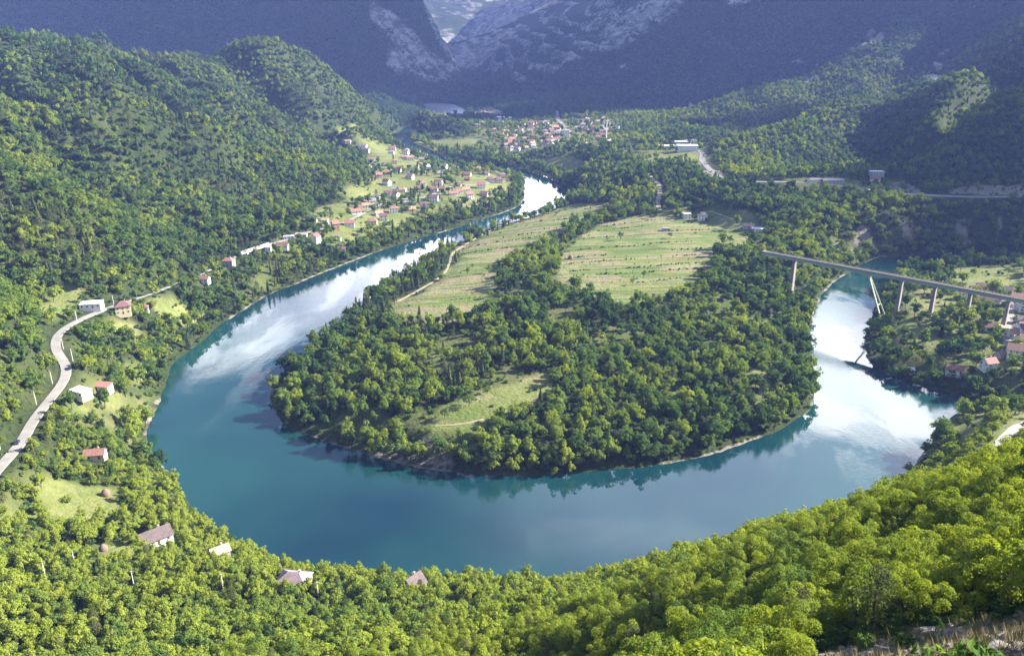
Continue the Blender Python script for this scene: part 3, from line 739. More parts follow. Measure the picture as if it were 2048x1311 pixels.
# ------------------------------------------------------------------ trees
def leaf_mat(name, lo, mid, hi, trans=0.42):
    m, t = new_mat(name)
    at = t.new('ShaderNodeAttribute', attribute_type='INSTANCER', attribute_name='tint')
    pos = t.new('ShaderNodeTexCoord').outputs['Object']
    nz = t.noise(pos, 0.45, 3, 0.6)
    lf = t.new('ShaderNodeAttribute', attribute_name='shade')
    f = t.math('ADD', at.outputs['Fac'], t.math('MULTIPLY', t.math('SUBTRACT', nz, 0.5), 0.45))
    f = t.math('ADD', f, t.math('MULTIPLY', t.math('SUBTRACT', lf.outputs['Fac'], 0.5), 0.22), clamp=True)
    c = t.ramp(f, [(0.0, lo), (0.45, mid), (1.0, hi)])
    d = t.new('ShaderNodeBsdfDiffuse', {'Color': c})
    tr = t.new('ShaderNodeBsdfTranslucent', {'Color': t.mix(0.55, c, (0.55, 0.75, 0.08), 'MULTIPLY')})
    tr.inputs['Color'].links
    c2 = t.new('ShaderNodeHueSaturation', {'Hue': 0.492, 'Saturation': 1.15, 'Value': 1.5, 'Color': c})
    t.set(tr, 'Color', c2.outputs[0])
    s = t.new('ShaderNodeMixShader', {0: trans, 1: d.outputs[0], 2: tr.outputs[0]})
    t.new('ShaderNodeOutputMaterial', {'Surface': s.outputs[0]})
    return m
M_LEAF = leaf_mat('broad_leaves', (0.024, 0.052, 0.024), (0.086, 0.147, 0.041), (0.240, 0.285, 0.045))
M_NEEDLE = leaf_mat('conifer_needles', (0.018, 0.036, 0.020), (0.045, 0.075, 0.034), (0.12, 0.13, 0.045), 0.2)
M_BARK = simple_mat('bark', (0.085, 0.068, 0.052), 1.0, 0.4, 3.0)

def crown_mesh(name, seed, nq, leaf, kind='broad', core=True):
    """unit tree about 10 m tall; leaf-sized faces gathered in clumps through the crown"""
    r = np.random.default_rng(seed)
    P = []; N = []
    if kind == 'broad':
        nl = r.integers(20, 32)
        Rx = r.uniform(2.9, 4.8); Rz = r.uniform(3.2, 5.2); cz = 1.6 + Rz
        C = []; R = []
        for i in range(nl):
            d = r.standard_normal(3); d /= np.linalg.norm(d)
            if d[2] < -0.45: d[2] *= -0.5
            k = r.uniform(0.5, 1.08)
            C.append((d[0] * Rx * k, d[1] * Rx * k, cz + d[2] * Rz * k)); R.append(r.uniform(0.65, 1.55))
        C = np.array(C); R = np.array(R)
        wgt_ = R ** 2 / (R ** 2).sum()
        li = r.choice(nl, nq, p=wgt_)
        d = r.standard_normal((nq, 3)); d /= np.linalg.norm(d, axis=1)[:, None]
        d[:, 2] = np.where(d[:, 2] < -0.35, -d[:, 2], d[:, 2])
        rad = R[li] * (1 - 0.35 * r.random(nq) ** 2)
        P = C[li] + d * rad[:, None]
        out = P - np.array((0, 0, cz - 0.8)); out /= np.linalg.norm(out, axis=1)[:, None]
        N = d * 0.75 + out * 0.5 + r.standard_normal((nq, 3)) * 0.5
        core_c, core_r = (0, 0, cz - 0.2), (Rx * 0.52, Rx * 0.52, Rz * 0.56)
    elif kind == 'shrub':
        nl = 9
        C = np.stack([r.uniform(-1.6, 1.6, nl), r.uniform(-1.6, 1.6, nl), r.uniform(0.7, 2.2, nl)], 1); R = r.uniform(0.7, 1.2, nl)
        li = r.integers(0, nl, nq)
        d = r.standard_normal((nq, 3)); d /= np.linalg.norm(d, axis=1)[:, None]; d[:, 2] = abs(d[:, 2]) - 0.2
        P = C[li] + d * R[li][:, None]; N = d + r.standard_normal((nq, 3)) * 0.4
        core_c, core_r = (0, 0, 1.2), (1.5, 1.5, 1.2)
    elif kind == 'pine':    # open, flat-topped whorls of a black pine
        nt = 9
        lev = r.integers(0, nt, nq)
        zc_ = 3.0 + lev * 0.82 + r.uniform(-0.15, 0.15, nq)
        rr = (3.0 - 2.3 * (lev / nt) ** 1.5)
        br = r.integers(0, 6, nq) + lev * 0.37
        an = br * math.pi / 3 + r.normal(0, 0.2, nq)
        q = np.sqrt(r.random(nq)) * rr
        P = np.stack([np.cos(an) * q, np.sin(an) * q, zc_ + 0.25 * q * 0.5 + r.normal(0, 0.13, nq)], 1)
        N = np.stack([np.cos(an) * 0.3, np.sin(an) * 0.3, np.ones(nq)], 1) + r.standard_normal((nq, 3)) * 0.6
        core = False
    else:                   # narrow spruce / cypress like cone
        z_ = r.random(nq) ** 1.25
        rr = 2.2 * (1 - z_) ** 0.8 * (0.75 + 0.25 * np.sin(z_ * 46)) + 0.12
        an = r.random(nq) * 6.283
        q = rr * (0.75 + 0.25 * r.random(nq))
        P = np.stack([np.cos(an) * q, np.sin(an) * q, 1.2 + z_ * 9.3 - 0.25 * q], 1)
        N = np.stack([np.cos(an), np.sin(an), 0.5 + 0 * an], 1) + r.standard_normal((nq, 3)) * 0.4
        core_c, core_r = (0, 0, 4.3), (1.1, 1.1, 3.4)
    N /= np.linalg.norm(N, axis=1)[:, None]
    T = np.cross(N, r.standard_normal((nq, 3))); T /= np.linalg.norm(T, axis=1)[:, None] + 1e-9
    B = np.cross(N, T)
    s = leaf * r.uniform(0.6, 1.25, nq)[:, None]; s2 = s * r.uniform(0.55, 0.9, nq)[:, None]
    bend = N * s * 0.22
    V = np.stack([P - T * s, P - B * s2 - bend, P + T * s, P + B * s2 - bend], 1).reshape(-1, 3)
    F = np.arange(nq * 4).reshape(nq, 4)
    sh = np.repeat(r.random(nq), 4)
    vs = V.tolist(); fs = F.tolist()
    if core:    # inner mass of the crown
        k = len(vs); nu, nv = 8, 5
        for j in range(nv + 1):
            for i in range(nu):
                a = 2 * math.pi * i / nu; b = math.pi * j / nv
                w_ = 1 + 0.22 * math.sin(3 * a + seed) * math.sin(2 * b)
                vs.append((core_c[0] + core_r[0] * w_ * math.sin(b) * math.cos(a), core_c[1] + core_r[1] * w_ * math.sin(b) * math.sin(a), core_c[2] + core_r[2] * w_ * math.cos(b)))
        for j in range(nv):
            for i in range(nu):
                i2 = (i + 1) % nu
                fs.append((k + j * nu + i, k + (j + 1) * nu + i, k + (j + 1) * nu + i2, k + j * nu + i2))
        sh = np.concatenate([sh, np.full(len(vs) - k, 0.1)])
    me = bpy.data.meshes.new(name); me.from_pydata(vs, [], fs)
    a_ = me.attributes.new('shade', 'FLOAT', 'POINT'); a_.data.foreach_set('value', sh.astype(np.float32))
    me.materials.append(M_NEEDLE if kind in ('pine', 'spruce') else M_LEAF)
    return me
def trunk_mb(seed, kind='broad', fine=True):
    r = random.Random(seed); b = MB()
    if kind in ('pine', 'spruce'):
        b.cyl((0, 0, -1.5), (0.1, 0, 5), 0.22, 0.14, 6); b.cyl((0.1, 0, 5), (0, 0.05, 10.0), 0.14, 0.03, 6)
        if kind == 'pine':
            for i in range(12 if fine else 0):
                z = 3 + i * 0.55; a = i * 2.4; q = 2.2 * (1 - i / 15)
                b.cyl((0, 0, z), (q * math.cos(a), q * math.sin(a), z + 0.5), 0.06, 0.02, 4)
        return b
    lean = (r.uniform(-.4, .4), r.uniform(-.4, .4))
    b.cyl((0, 0, -1.5), (lean[0], lean[1], 3.0), 0.26, 0.17, 7)
    for i in range(6 if fine else 3):
        a = i * 6.283 / (6 if fine else 3) + r.uniform(-.3, .3); q = r.uniform(1.2, 2.6); z2 = r.uniform(5.2, 8.2)
        m = (lean[0] + q * 0.45 * math.cos(a), lean[1] + q * 0.45 * math.sin(a), (3 + z2) / 2 + 0.4)
        e = (q * math.cos(a), q * math.sin(a), z2)
        b.cyl((lean[0], lean[1], 2.4 + 0.2 * i), m, 0.12, 0.08, 5); b.cyl(m, e, 0.08, 0.03, 5)
        if fine:
            for j in range(3):
                a2 = a + r.uniform(-1, 1); b.cyl(m, (m[0] + 1.6 * math.cos(a2), m[1] + 1.6 * math.sin(a2), m[2] + r.uniform(.6, 1.8)), 0.05, 0.015, 4)
    return b
def trunk_mesh(name, seed, kind='broad', fine=True):
    return trunk_mb(seed, kind, fine).data(name, M_BARK)
def whole_mesh(name, seed, nq, leaf, kind, fine=False, core=True):
    """crown and trunk joined: used for trees too small or too many to be objects of their own"""
    cm = crown_mesh(name, seed, nq, leaf, kind, core)
    tb = trunk_mb(seed, kind, fine)
    n0 = len(cm.vertices)
    v = np.zeros(n0 * 3, np.float32); cm.vertices.foreach_get('co', v)
    sh = np.zeros(n0, np.float32); cm.attributes['shade'].data.foreach_get('value', sh)
    fs = [tuple(p.vertices) for p in cm.polygons]; mt = [0] * len(fs)
    me = bpy.data.meshes.new(name)
    me.from_pydata(v.reshape(-1, 3).tolist() + tb.v, [], fs + [tuple(n0 + i for i in f) for f in tb.f])
    a_ = me.attributes.new('shade', 'FLOAT', 'POINT'); a_.data.foreach_set('value', np.concatenate([sh, np.full(len(tb.v), 0.5, np.float32)]))
    me.materials.append(cm.materials[0]); me.materials.append(M_BARK)
    me.polygons.foreach_set('material_index', np.array(mt + [1] * len(tb.f), np.int32))
    return me
def lod_collection(name, meshes):
    c = bpy.data.collections.new(name)
    for i, me in enumerate(meshes):
        o = bpy.data.objects.new('%s_%02d' % (name, i), me); c.objects.link(o)
    return c
LODS = {
 'near': lod_collection('near_kinds', [whole_mesh('near_tree', 100 + i, 2300, 0.24, 'broad', True) for i in range(6)]),
 'mid': lod_collection('mid_kinds', [whole_mesh('mid_tree', 120 + i, 850, 0.40, 'broad') for i in range(6)]),
 'far': lod_collection('far_kinds', [whole_mesh('far_tree', 140 + i, 520, 0.50, 'broad') for i in range(6)]),
 'distant': lod_collection('distant_kinds', [crown_mesh('distant_tree', 160 + i, 170, 0.85, 'broad') for i in range(5)]),
 'remote': lod_collection('remote_kinds', [crown_mesh('remote_tree', 180 + i, 46, 1.5, 'broad') for i in range(4)]),
 'conifer_near': lod_collection('conifer_near_kinds', [whole_mesh('near_conifer', 200 + i, 1500, 0.20, 'pine', True, False) for i in range(3)]),
 'conifer': lod_collection('conifer_kinds', [whole_mesh('conifer', 220 + i, 300, 0.42, k) for i, k in enumerate(('pine', 'pine', 'spruce', 'spruce'))]),
 'shrub': lod_collection('shrub_kinds', [crown_mesh('shrub', 240 + i, 330, 0.30, 'shrub') for i in range(3)]),
}
NKIND = {'near': 6, 'mid': 6, 'far': 6, 'distant': 5, 'remote': 4, 'conifer_near': 3, 'conifer': 4, 'shrub': 3}

def instancer(name, coll, pts, scl, rot, tint, idx, label, tilt=None):
    me = bpy.data.meshes.new(name)
    me.vertices.add(len(pts)); me.vertices.foreach_set('co', np.asarray(pts, np.float32).ravel())
    rj = np.random.default_rng(len(pts)); scl = np.asarray(scl, float)[:, None] * np.stack([rj.uniform(.82, 1.2, len(pts)), rj.uniform(.82, 1.2, len(pts)), rj.uniform(.8, 1.3, len(pts))], 1)
    a = me.attributes.new('size', 'FLOAT_VECTOR', 'POINT'); a.data.foreach_set('vector', scl.astype(np.float32).ravel())
    for k, v, ty in (('turn', rot, 'FLOAT'), ('tint', tint, 'FLOAT'), ('pick', idx, 'INT')):
        a = me.attributes.new(k, ty, 'POINT'); a.data.foreach_set('value', np.asarray(v, np.float32 if ty == 'FLOAT' else np.int32))
    o = link(bpy.data.objects.new(name, me))
    ng = bpy.data.node_groups.new(name, 'GeometryNodeTree')
    ng.interface.new_socket('Geometry', in_out='INPUT', socket_type='NodeSocketGeometry')
    ng.interface.new_socket('Geometry', in_out='OUTPUT', socket_type='NodeSocketGeometry')
    N = ng.nodes; L = ng.links
    gi = N.new('NodeGroupInput'); go = N.new('NodeGroupOutput')
    ci = N.new('GeometryNodeCollectionInfo'); ci.inputs['Collection'].default_value = coll
    ci.inputs['Separate Children'].default_value = True; ci.inputs['Reset Children'].default_value = True
    ip = N.new('GeometryNodeInstanceOnPoints'); ip.inputs['Pick Instance'].default_value = True
    def na(nm, ty):
        n = N.new('GeometryNodeInputNamedAttribute'); n.data_type = ty; n.inputs['Name'].default_value = nm; return n.outputs['Attribute']
    cx = N.new('ShaderNodeCombineXYZ'); L.new(na('turn', 'FLOAT'), cx.inputs[2])
    L.new(gi.outputs[0], ip.inputs['Points']); L.new(ci.outputs[0], ip.inputs['Instance'])
    L.new(na('pick', 'INT'), ip.inputs['Instance Index']); L.new(cx.outputs[0], ip.inputs['Rotation'])
    L.new(na('size', 'FLOAT_VECTOR'), ip.inputs['Scale'])
    L.new(ip.outputs[0], go.inputs[0])
    md = o.modifiers.new('scatter', 'NODES'); md.node_group = ng
    tag(o, label, kind='stuff')
    return o
# ------------------------------------------------------------------ houses
def roof_mat(name, c): return simple_mat(name, c, 0.85, 0.28, 0.9, bump=0.3)
ROOF = {'red': roof_mat('red_tiles', (0.27, 0.13, 0.105)), 'dark red': roof_mat('dark_red_tiles', (0.16, 0.08, 0.08)), 'orange': roof_mat('orange_tiles', (0.36, 0.20, 0.14)),
        'brown': roof_mat('brown_tiles', (0.115, 0.085, 0.085)), 'grey': roof_mat('grey_roofing', (0.22, 0.20, 0.20)), 'white': roof_mat('white_sheet', (0.70, 0.70, 0.70)), 'tan': roof_mat('tan_roofing', (0.36, 0.27, 0.21)), 'mauve': roof_mat('mauve_tiles', (0.27, 0.20, 0.21))}
WALL = {'white': simple_mat('white_render', (0.74, 0.72, 0.68), 0.9, 0.08, 0.6), 'cream': simple_mat('cream_render', (0.62, 0.52, 0.34), 0.9, 0.08, 0.6), 'grey': simple_mat('grey_block', (0.36, 0.34, 0.32), 0.95, 0.2, 0.8),
        'brown': simple_mat('raw_brick', (0.32, 0.16, 0.11), 0.95, 0.2, 0.8), 'timber': simple_mat('dark_timber', (0.11, 0.075, 0.055), 0.9, 0.2, 1.5)}
M_FRAME = simple_mat('window_frame', (0.55, 0.52, 0.48), 0.6, 0.05)
M_DOOR = simple_mat('door_wood', (0.13, 0.075, 0.04), 0.6, 0.2)
M_CHIM = simple_mat('chimney_brick', (0.40, 0.33, 0.29), 0.9, 0.2)
mg, tg = new_mat('window_glass')
gb = tg.new('ShaderNodeBsdfPrincipled', {'Base Color': (0.02, 0.025, 0.03, 1), 'Roughness': 0.08, 'Specular IOR Level': 0.8})
tg.new('ShaderNodeOutputMaterial', {'Surface': gb.outputs[0]})
M_GLASS = mg
_wf = MB().box(-.62, .62, -.06, .06, -.12, 0).box(-.62, .62, -.06, .06, 1.3, 1.42).box(-.62, -.5, -.06, .06, 0, 1.3).box(.5, .62, -.06, .06, 0, 1.3).box(-.03, .03, -.05, .05, 0, 1.3).data('window', M_FRAME)
_pn = MB().box(-.5, .5, -.02, .02, 0, 1.3).data('pane', M_GLASS)
_dr = MB().box(-.5, .5, -.05, .05, 0, 2.1).data('door', M_DOOR)
_ch = MB().box(-.35, .35, -.35, .35, -1.2, 1.1).box(-.45, .45, -.45, .45, 1.1, 1.25).data('chimney', M_CHIM)
FOOT = []   # footprints kept clear of trees
def put(name, me, parent, loc, rz=0.0, sc=1.0):
    o = bpy.data.objects.new(name, me); o.location = loc; o.rotation_euler = (0, 0, rz); o.scale = (sc, sc, sc)
    return link(o, parent)
def house(loc, w_, d_, st, roof, wall, rz, kind='gable', label='', group=None, detail=1, rh=None, cat='house', name='house'):
    x, y = loc[:2]
    zs = [float(hgt(x + dx, y + dy)) for dx in (-w_ / 2.4, 0, w_ / 2.4) for dy in (-d_ / 2.4, 0, d_ / 2.4)]
    z = 0.6 * max(zs) + 0.4 * float(np.mean(zs))
    e = empty(name, (x, y, z), rz)
    tag(e, label, cat, group)
    FOOT.append((x, y, max(w_, d_) / 2 + 0.6))
    hh = 2.9 * st
    rh = rh if rh is not None else d_ * 0.36
    hw, hd = w_ / 2, d_ / 2
    b = MB()
    if kind == 'gable':
        b.poly([(-hw, -hd, -3), (hw, -hd, -3), (hw, hd, -3), (-hw, hd, -3), (-hw, -hd, hh), (hw, -hd, hh), (hw, hd, hh), (-hw, hd, hh), (-hw, 0, hh + rh), (hw, 0, hh + rh)],
               [(0, 1, 5, 4), (2, 3, 7, 6), (1, 2, 6, 9, 5), (3, 0, 4, 8, 7), (3, 2, 1, 0)])
    else:
        b.box(-hw, hw, -hd, hd, -3, hh)
    b.build('wall', WALL[wall], e)
    r = MB(); ov = 0.55; th = 0.22
    if kind == 'gable':
        k = rh / hd
        for s in (-1, 1):
            y0, z0 = s * (hd + ov), hh - k * ov + 0.05; y1, z1 = 0.0, hh + rh + 0.05
            p = [(-hw - ov, y0, z0), (hw + ov, y0, z0), (hw + ov, y1, z1), (-hw - ov, y1, z1)]
            p += [(a, b_, c + th) for a, b_, c in p]
            r.poly(p, [(0, 1, 2, 3), (7, 6, 5, 4), (0, 4, 5, 1), (1, 5, 6, 2), (2, 6, 7, 3), (3, 7, 4, 0)])
    elif kind == 'hip':
        rr = max(0.2, hw - hd * 0.9)
        z0 = hh + 0.02
        p = [(-hw - ov, -hd - ov, z0), (hw + ov, -hd - ov, z0), (hw + ov, hd + ov, z0), (-hw - ov, hd + ov, z0), (-hw - ov, -hd - ov, z0 + th), (hw + ov, -hd - ov, z0 + th), (hw + ov, hd + ov, z0 + th), (-hw - ov, hd + ov, z0 + th), (-rr, 0, z0 + rh), (rr, 0, z0 + rh)]
        r.poly(p, [(3, 2, 1, 0), (0, 1, 5, 4), (1, 2, 6, 5), (2, 3, 7, 6), (3, 0, 4, 7), (4, 5, 9, 8), (6, 7, 8, 9), (5, 6, 9), (7, 4, 8)])
    elif kind == 'shed':
        p = [(-hw - ov, -hd - ov, hh), (hw + ov, -hd - ov, hh), (hw + ov, hd + ov, hh + rh), (-hw - ov, hd + ov, hh + rh)]
        p += [(a, b_, c + th) for a, b_, c in p]
        r.poly(p, [(3, 2, 1, 0), (4, 5, 6, 7), (0, 1, 5, 4), (1, 2, 6, 5), (2, 3, 7, 6), (3, 0, 4, 7)])
    else:
        r.box(-hw - 0.35, hw + 0.35, -hd - 0.35, hd + 0.35, hh + 0.003, hh + 0.3)
        r.box(-hw - 0.35, hw + 0.35, -hd - 0.35, -hd - 0.15, hh + 0.303, hh + 0.6)
    ro = r.build('roof', ROOF[roof], e)
    if kind in ('gable', 'hip') and w_ < 25:
        put('chimney', _ch, ro, (w_ * 0.18, d_ * 0.12, hh + rh * 0.80), 0)
    n = max(2, int(w_ / 3.4)); n2 = max(1, int(d_ / 4.0))
    for s in range(int(st)):
        zf = 2.9 * s + 0.95
        for i in range(n):
            xx_ = -hw + (i + 0.5) * w_ / n
            for sy in (-1, 1):
                if s == 0 and sy == -1 and i == n // 2:
                    put('door', _dr, e, (xx_, -hd - 0.03, 0.02)); continue
                if detail == 0 and sy == 1: continue
                wi = put('window', _wf, e, (xx_, sy * (hd + 0.03), zf))
                put('pane', _pn, wi, (0, 0, 0))
        for i in range(n2):
            yy_ = -hd + (i + 0.5) * d_ / n2
            for sx in (-1, 1):
                if detail == 0 and sx == 1: continue
                wi = put('window', _wf, e, (sx * (hw + 0.03), yy_, zf), math.pi / 2)
                put('pane', _pn, wi, (0, 0, 0))
    return e
D = math.radians
VG = 'houses of the riverside village'
# (u, v, width, depth, storeys, roof, wall, turn, kind, label, group)
HL = [
 (185,619,15,10,1,'white','white',D(12),'flat','white flat-roofed building beside the bend of the pale road'),
 (248,627,11,10,2,'dark red','cream',D(25),'hip','cream two-storey house with dark red hipped roof by the road'),
 (289,627,7,6,1,'dark red','cream',D(20),'hip','small outbuilding with dark red roof next to the cream house'),
 (210,794,10,6,1,'red','white',D(-8),'shed','shed with patchy red and white sheet roof in the shore gardens'),
 (166,806,11,7,1,'white','white',D(-25),'flat','low white modern building among trees below the pale road'),
 (193,919,10,6,1,'red','cream',D(10),'gable','low cottage with bright red roof between big trees near the road'),
 (313,1084,13,9,1,'brown','white',D(42),'gable','white house with large dark brown roof beside the hay meadow'),
 (441,1114,8,6,1,'tan','grey',D(38),'gable','small hut with pale tan roof in a shore clearing'),
 (590,1172,13,9,1,'mauve','white',D(-8),'hip','low house with pale grey-brown hipped roof near the shore'),
 (828,1178,8,8,1,'brown','white',D(50),'gable','steep brown-roofed cottage sunk in the near wood'),
 (775,394,10,9,2,'dark red','white',D(5),'gable','tall white house with dark red roof below the bright meadow'),
 (790,385,8,7,2,'grey','white',D(5),'gable','narrow white house behind the tall dark-red-roofed house'),
 (868,402,12,9,2,'dark red','white',D(-6),'gable','white house with dark red roof just above the river trees'),
 (962,376,13,10,2,'red','white',D(4),'gable','large white two-storey house alone on the lawn near the river tip'),
 (837,379,14,9,1,'red','white',D(2),'gable','wide white bungalow with red roof at the village middle'),
 (877,371,10,8,1,'dark red','white',D(8),'gable','small white house with dark red roof north of the bungalow row'),
 (866,383,13,8,1,'red','white',D(-5),'gable','white bungalow in the middle of the village row'),
 (884,384,8,8,2,'dark red','white',D(15),'gable','narrow two-storey white house at the end of the bungalow row'),
 (906,390,12,8,1,'red','white',D(18),'gable','white house at the lower end of the red-roofed terrace'),
 (918,386,11,8,1,'red','white',D(18),'gable','middle house of the red-roofed terrace'),
 (932,382,11,8,1,'orange','white',D(18),'gable','upper house of the red-roofed terrace'),
 (819,356,15,7,1,'red','brown',D(5),'gable','long red-roofed farm building beside the meadow'),
 (932,351,17,9,1,'red','cream',D(-12),'gable','long red-roofed building at the head of the village'),
 (955,344,12,9,2,'orange','cream',D(8),'gable','house with bright orange roof behind the long building'),
 (971,350,12,8,1,'red','white',D(-5),'gable','red-roofed house between the orange roof and the river'),
 (981,362,12,9,1,'dark red','white',D(6),'hip','white house with dark red hipped roof near the river trees'),
 (996,362,10,8,1,'grey','white',D(4),'gable','grey-roofed house nearest the river tip'),
 (934,361,9,7,1,'dark red','brown',D(0),'gable','brick house with dark red roof below the long building'),
 (915,372,11,7,1,'red','cream',D(-3),'gable','red-roofed cottage between the lawn and the terrace'),
 (821,321,12,9,2,'orange','white',D(10),'gable','orange-roofed white house beside the lone poplar'),
 (828,307,26,9,1,'orange','white',D(-4),'gable','long pale building with orange roof at the valley narrows'),
 (848,309,16,8,1,'orange','white',D(-20),'gable','shorter wing beside the long orange-roofed building'),
 (783,303,13,8,1,'dark red','white',D(8),'gable','white house with dark red roof on the upper meadow'),
 (696,287,11,8,1,'orange','white',D(0),'gable','orange-roofed house at the foot of the bright hill'),
 (726,295,15,8,1,'grey','white',D(-10),'gable','white house with grey roof under the bright hill'),
 (778,348,12,7,1,'red','grey',D(5),'gable','low grey house with red roof beside the conifers'),
 (770,332,10,9,1,'brown','grey',D(20),'hip','grey house with brown hipped roof at the wood edge'),
 (857,336,24,9,1,'white','white',D(-8),'shed','long white shed in the open village field'),
 (732,415,11,8,1,'orange','white',D(20),'gable','orange-roofed house on the edge of the bright green meadow'),
 (712,428,13,8,1,'red','white',D(25),'gable','white house behind the dark round tree'),
 (787,425,12,9,2,'red','white',D(12),'hip','white two-storey house with red hipped roof facing the river'),
 (821,422,13,9,1,'orange','cream',D(20),'gable','cream house with broad orange roof above the river trees'),
 (848,416,13,9,2,'dark red','white',D(8),'hip','white two-storey house with dark red hipped roof above the river trees'),
 (812,408,12,7,1,'grey','white',D(15),'gable','low white house with grey roof between two orange-roofed ones'),
 (767,440,10,8,2,'dark red','white',D(10),'gable','narrow white house with dark red roof on the river meadow'),
 (699,451,12,9,1,'red','white',D(8),'gable','red-roofed white house by the clipped lawn'),
 (671,457,8,8,2,'red','brown',D(30),'gable','tall brick house with red roof behind a dark fir'),
 (674,480,9,6,1,'grey','white',D(8),'gable','pale hut with grey roof on the river lawn'),
 (684,504,8,6,1,'dark red','white',D(10),'gable','tiny white house with dark red roof nearest the river bank'),
 (754,397,9,6,1,'grey','cream',D(-10),'gable','low outbuilding below the meadow wall'),
 (566,500,12,8,1,'dark red','white',D(5),'gable','white house with dark red roof next to the small viaduct'),
 (537,501,6,5,1,'white','white',D(5),'flat','tiny white hut beside the viaduct end'),
 (578,477,11,5,1,'white','white',D(15),'flat','white flat-roofed row of garages above the viaduct'),
 (603,473,13,7,1,'mauve','grey',D(0),'shed','open shed with pale lean-to roof above the village lane'),
 (632,485,9,8,2,'dark red','white',D(70),'gable','white gabled house with dark red roof turned to the river'),
 (627,441,8,6,1,'dark red','white',D(0),'gable','red-roofed hut at the lower edge of the green meadow'),
 (650,446,8,5,1,'tan','white',D(0),'gable','pale hut below the clipped green meadow'),
 (458,532,11,8,2,'red','grey',D(-5),'hip','grey house with red hipped roof on the wooded spur'),
 (409,566,10,6,1,'red','white',D(-5),'gable','white cottage with long red roof deep in the bank wood'),
 (1373,436,9,8,2,'white','white',D(8),'flat','square white two-storey house on the peninsula'),
 (1404,439,11,9,2,'brown','white',D(-5),'hip','white house with dark hipped roof and balcony on the peninsula'),
 (1516,462,14,6,1,'white','white',D(-8),'shed','low white building at the end of the peninsula path'),
 (1497,456,13,7,1,'brown','grey',D(-18),'gable','dark-roofed farmhouse beside the low white building'),
 (1332,461,8,6,1,'grey','grey',D(5),'flat','small ruined stone hut on the peninsula fields'),
 (1665,365,27,9,1,'grey','grey',D(2),'shed','long grey-roofed roadside restaurant by the highway'),
 (1632,364,16,8,1,'mauve','white',D(2),'shed','shorter roadside canopy beside the long restaurant'),
 (1752,352,18,9,2,'white','grey',D(-6),'flat','unfinished concrete building above the highway cutting'),
 (1750,362,12,8,1,'red','white',D(-30),'gable','red-roofed house under the unfinished concrete building'),
 (1742,385,10,6,1,'white','grey',D(0),'flat','white kiosk where the highway meets the rock face'),
 (1330,298,38,14,2,'white','white',D(-3),'flat','long white factory hall on the shelf above the town'),
 (1374,301,34,18,3,'white','white',D(-3),'flat','tall white factory block with window bands beside the long hall'),
 (1362,291,24,12,2,'white','grey',D(-3),'flat','back hall of the factory under the rock face'),
 (1010,238,46,12,1,'white','white',D(-12),'shed','long white industrial shed near the quarry'),
 (1163,258,30,9,1,'grey','white',D(-25),'shed','long goods shed beside the railway bed'),
 (1131,275,14,12,5,'grey','white',D(5),'flat','white tower block at the end of the white street'),
 (1110,262,15,12,3,'orange','orange' if False else 'brown',D(8),'gable','large orange-brown building in the middle of the town'),
 (1975,738,9,8,2,'red','white',D(15),'gable','white two-storey villa with red gables on the wooded bank'),
 (1907,748,11,7,1,'red','white',D(-22),'gable','white cottage with red roof low above the river bank'),
 (2030,712,12,10,2,'orange','white',D(-25),'gable','big house with pale orange roof at the village edge'),
 (1988,660,12,10,1,'orange','white',D(-35),'hip','orange-roofed house half hidden by two dark firs'),
 (2024,672,10,9,1,'orange','white',D(25),'gable','orange-roofed cottage by the village street'),
 (2043,668,11,10,2,'dark red','white',D(10),'gable','white house with dark red roof across the village street'),
 (2048,692,9,9,2,'red','white',D(-15),'gable','red-roofed house just behind the pale orange roof'),
 (2000,714,6,5,1,'red','grey',D(20),'gable','small red-roofed garden hut below the village edge'),
 (1817,746,7,4,1,'white','white',D(-10),'shed','white and blue boat hut on the river shore'),
 (1933,597,12,9,2,'red','white',D(-20),'gable','red-roofed white house beneath the railway girder'),
 (1977,578,20,7,1,'dark red','white',D(-14),'gable','long dark-red-roofed row behind the railway bridge'),
 (2005,584,14,7,1,'brown','white',D(-14),'gable','brown-roofed end of the long row behind the bridge'),
 (1976,606,22,6,1,'dark red','white',D(-16),'gable','long low row with dark red roof in front of the bridge piers'),
 (2008,611,12,9,1,'mauve','white',D(-10),'hip','pale-roofed house beside the rightmost bridge pier'),
 (2036,606,13,9,2,'red','white',D(-12),'gable','tall red-roofed house beyond the rightmost bridge pier'),
 (2046,622,10,8,3,'red','white',D(-12),'gable','three-storey white house at the head of the village street'),
 (2062,598,12,9,2,'dark red','white',D(-12),'gable','dark-red-roofed house where the railway bridge leaves the picture'),
 (1950,583,9,7,1,'dark red','grey',D(-14),'gable','small dark-roofed house showing just over the bridge deck'),
]
for h in HL:
    u, v, w_, d_, st, rf, wl, rz, kd, lb = h
    g = ground(u, v)
    cat = 'shed' if ('shed' in lb or 'hut' in lb or 'kiosk' in lb) and w_ < 16 else ('building' if w_ > 15 or 'building' in lb or 'block' in lb else 'house')
    nm = {'shed': 'shed', 'building': 'building', 'house': 'house'}[cat]
    far_ = g[1] > 900
    house(g, w_, d_, st, rf, wl, rz, kd, lb, None, 0 if far_ else 1, cat=cat, name=nm, rh=(d_ * 0.12 if kd == 'shed' else (d_ * 0.5 if 'steep' in lb else None)))
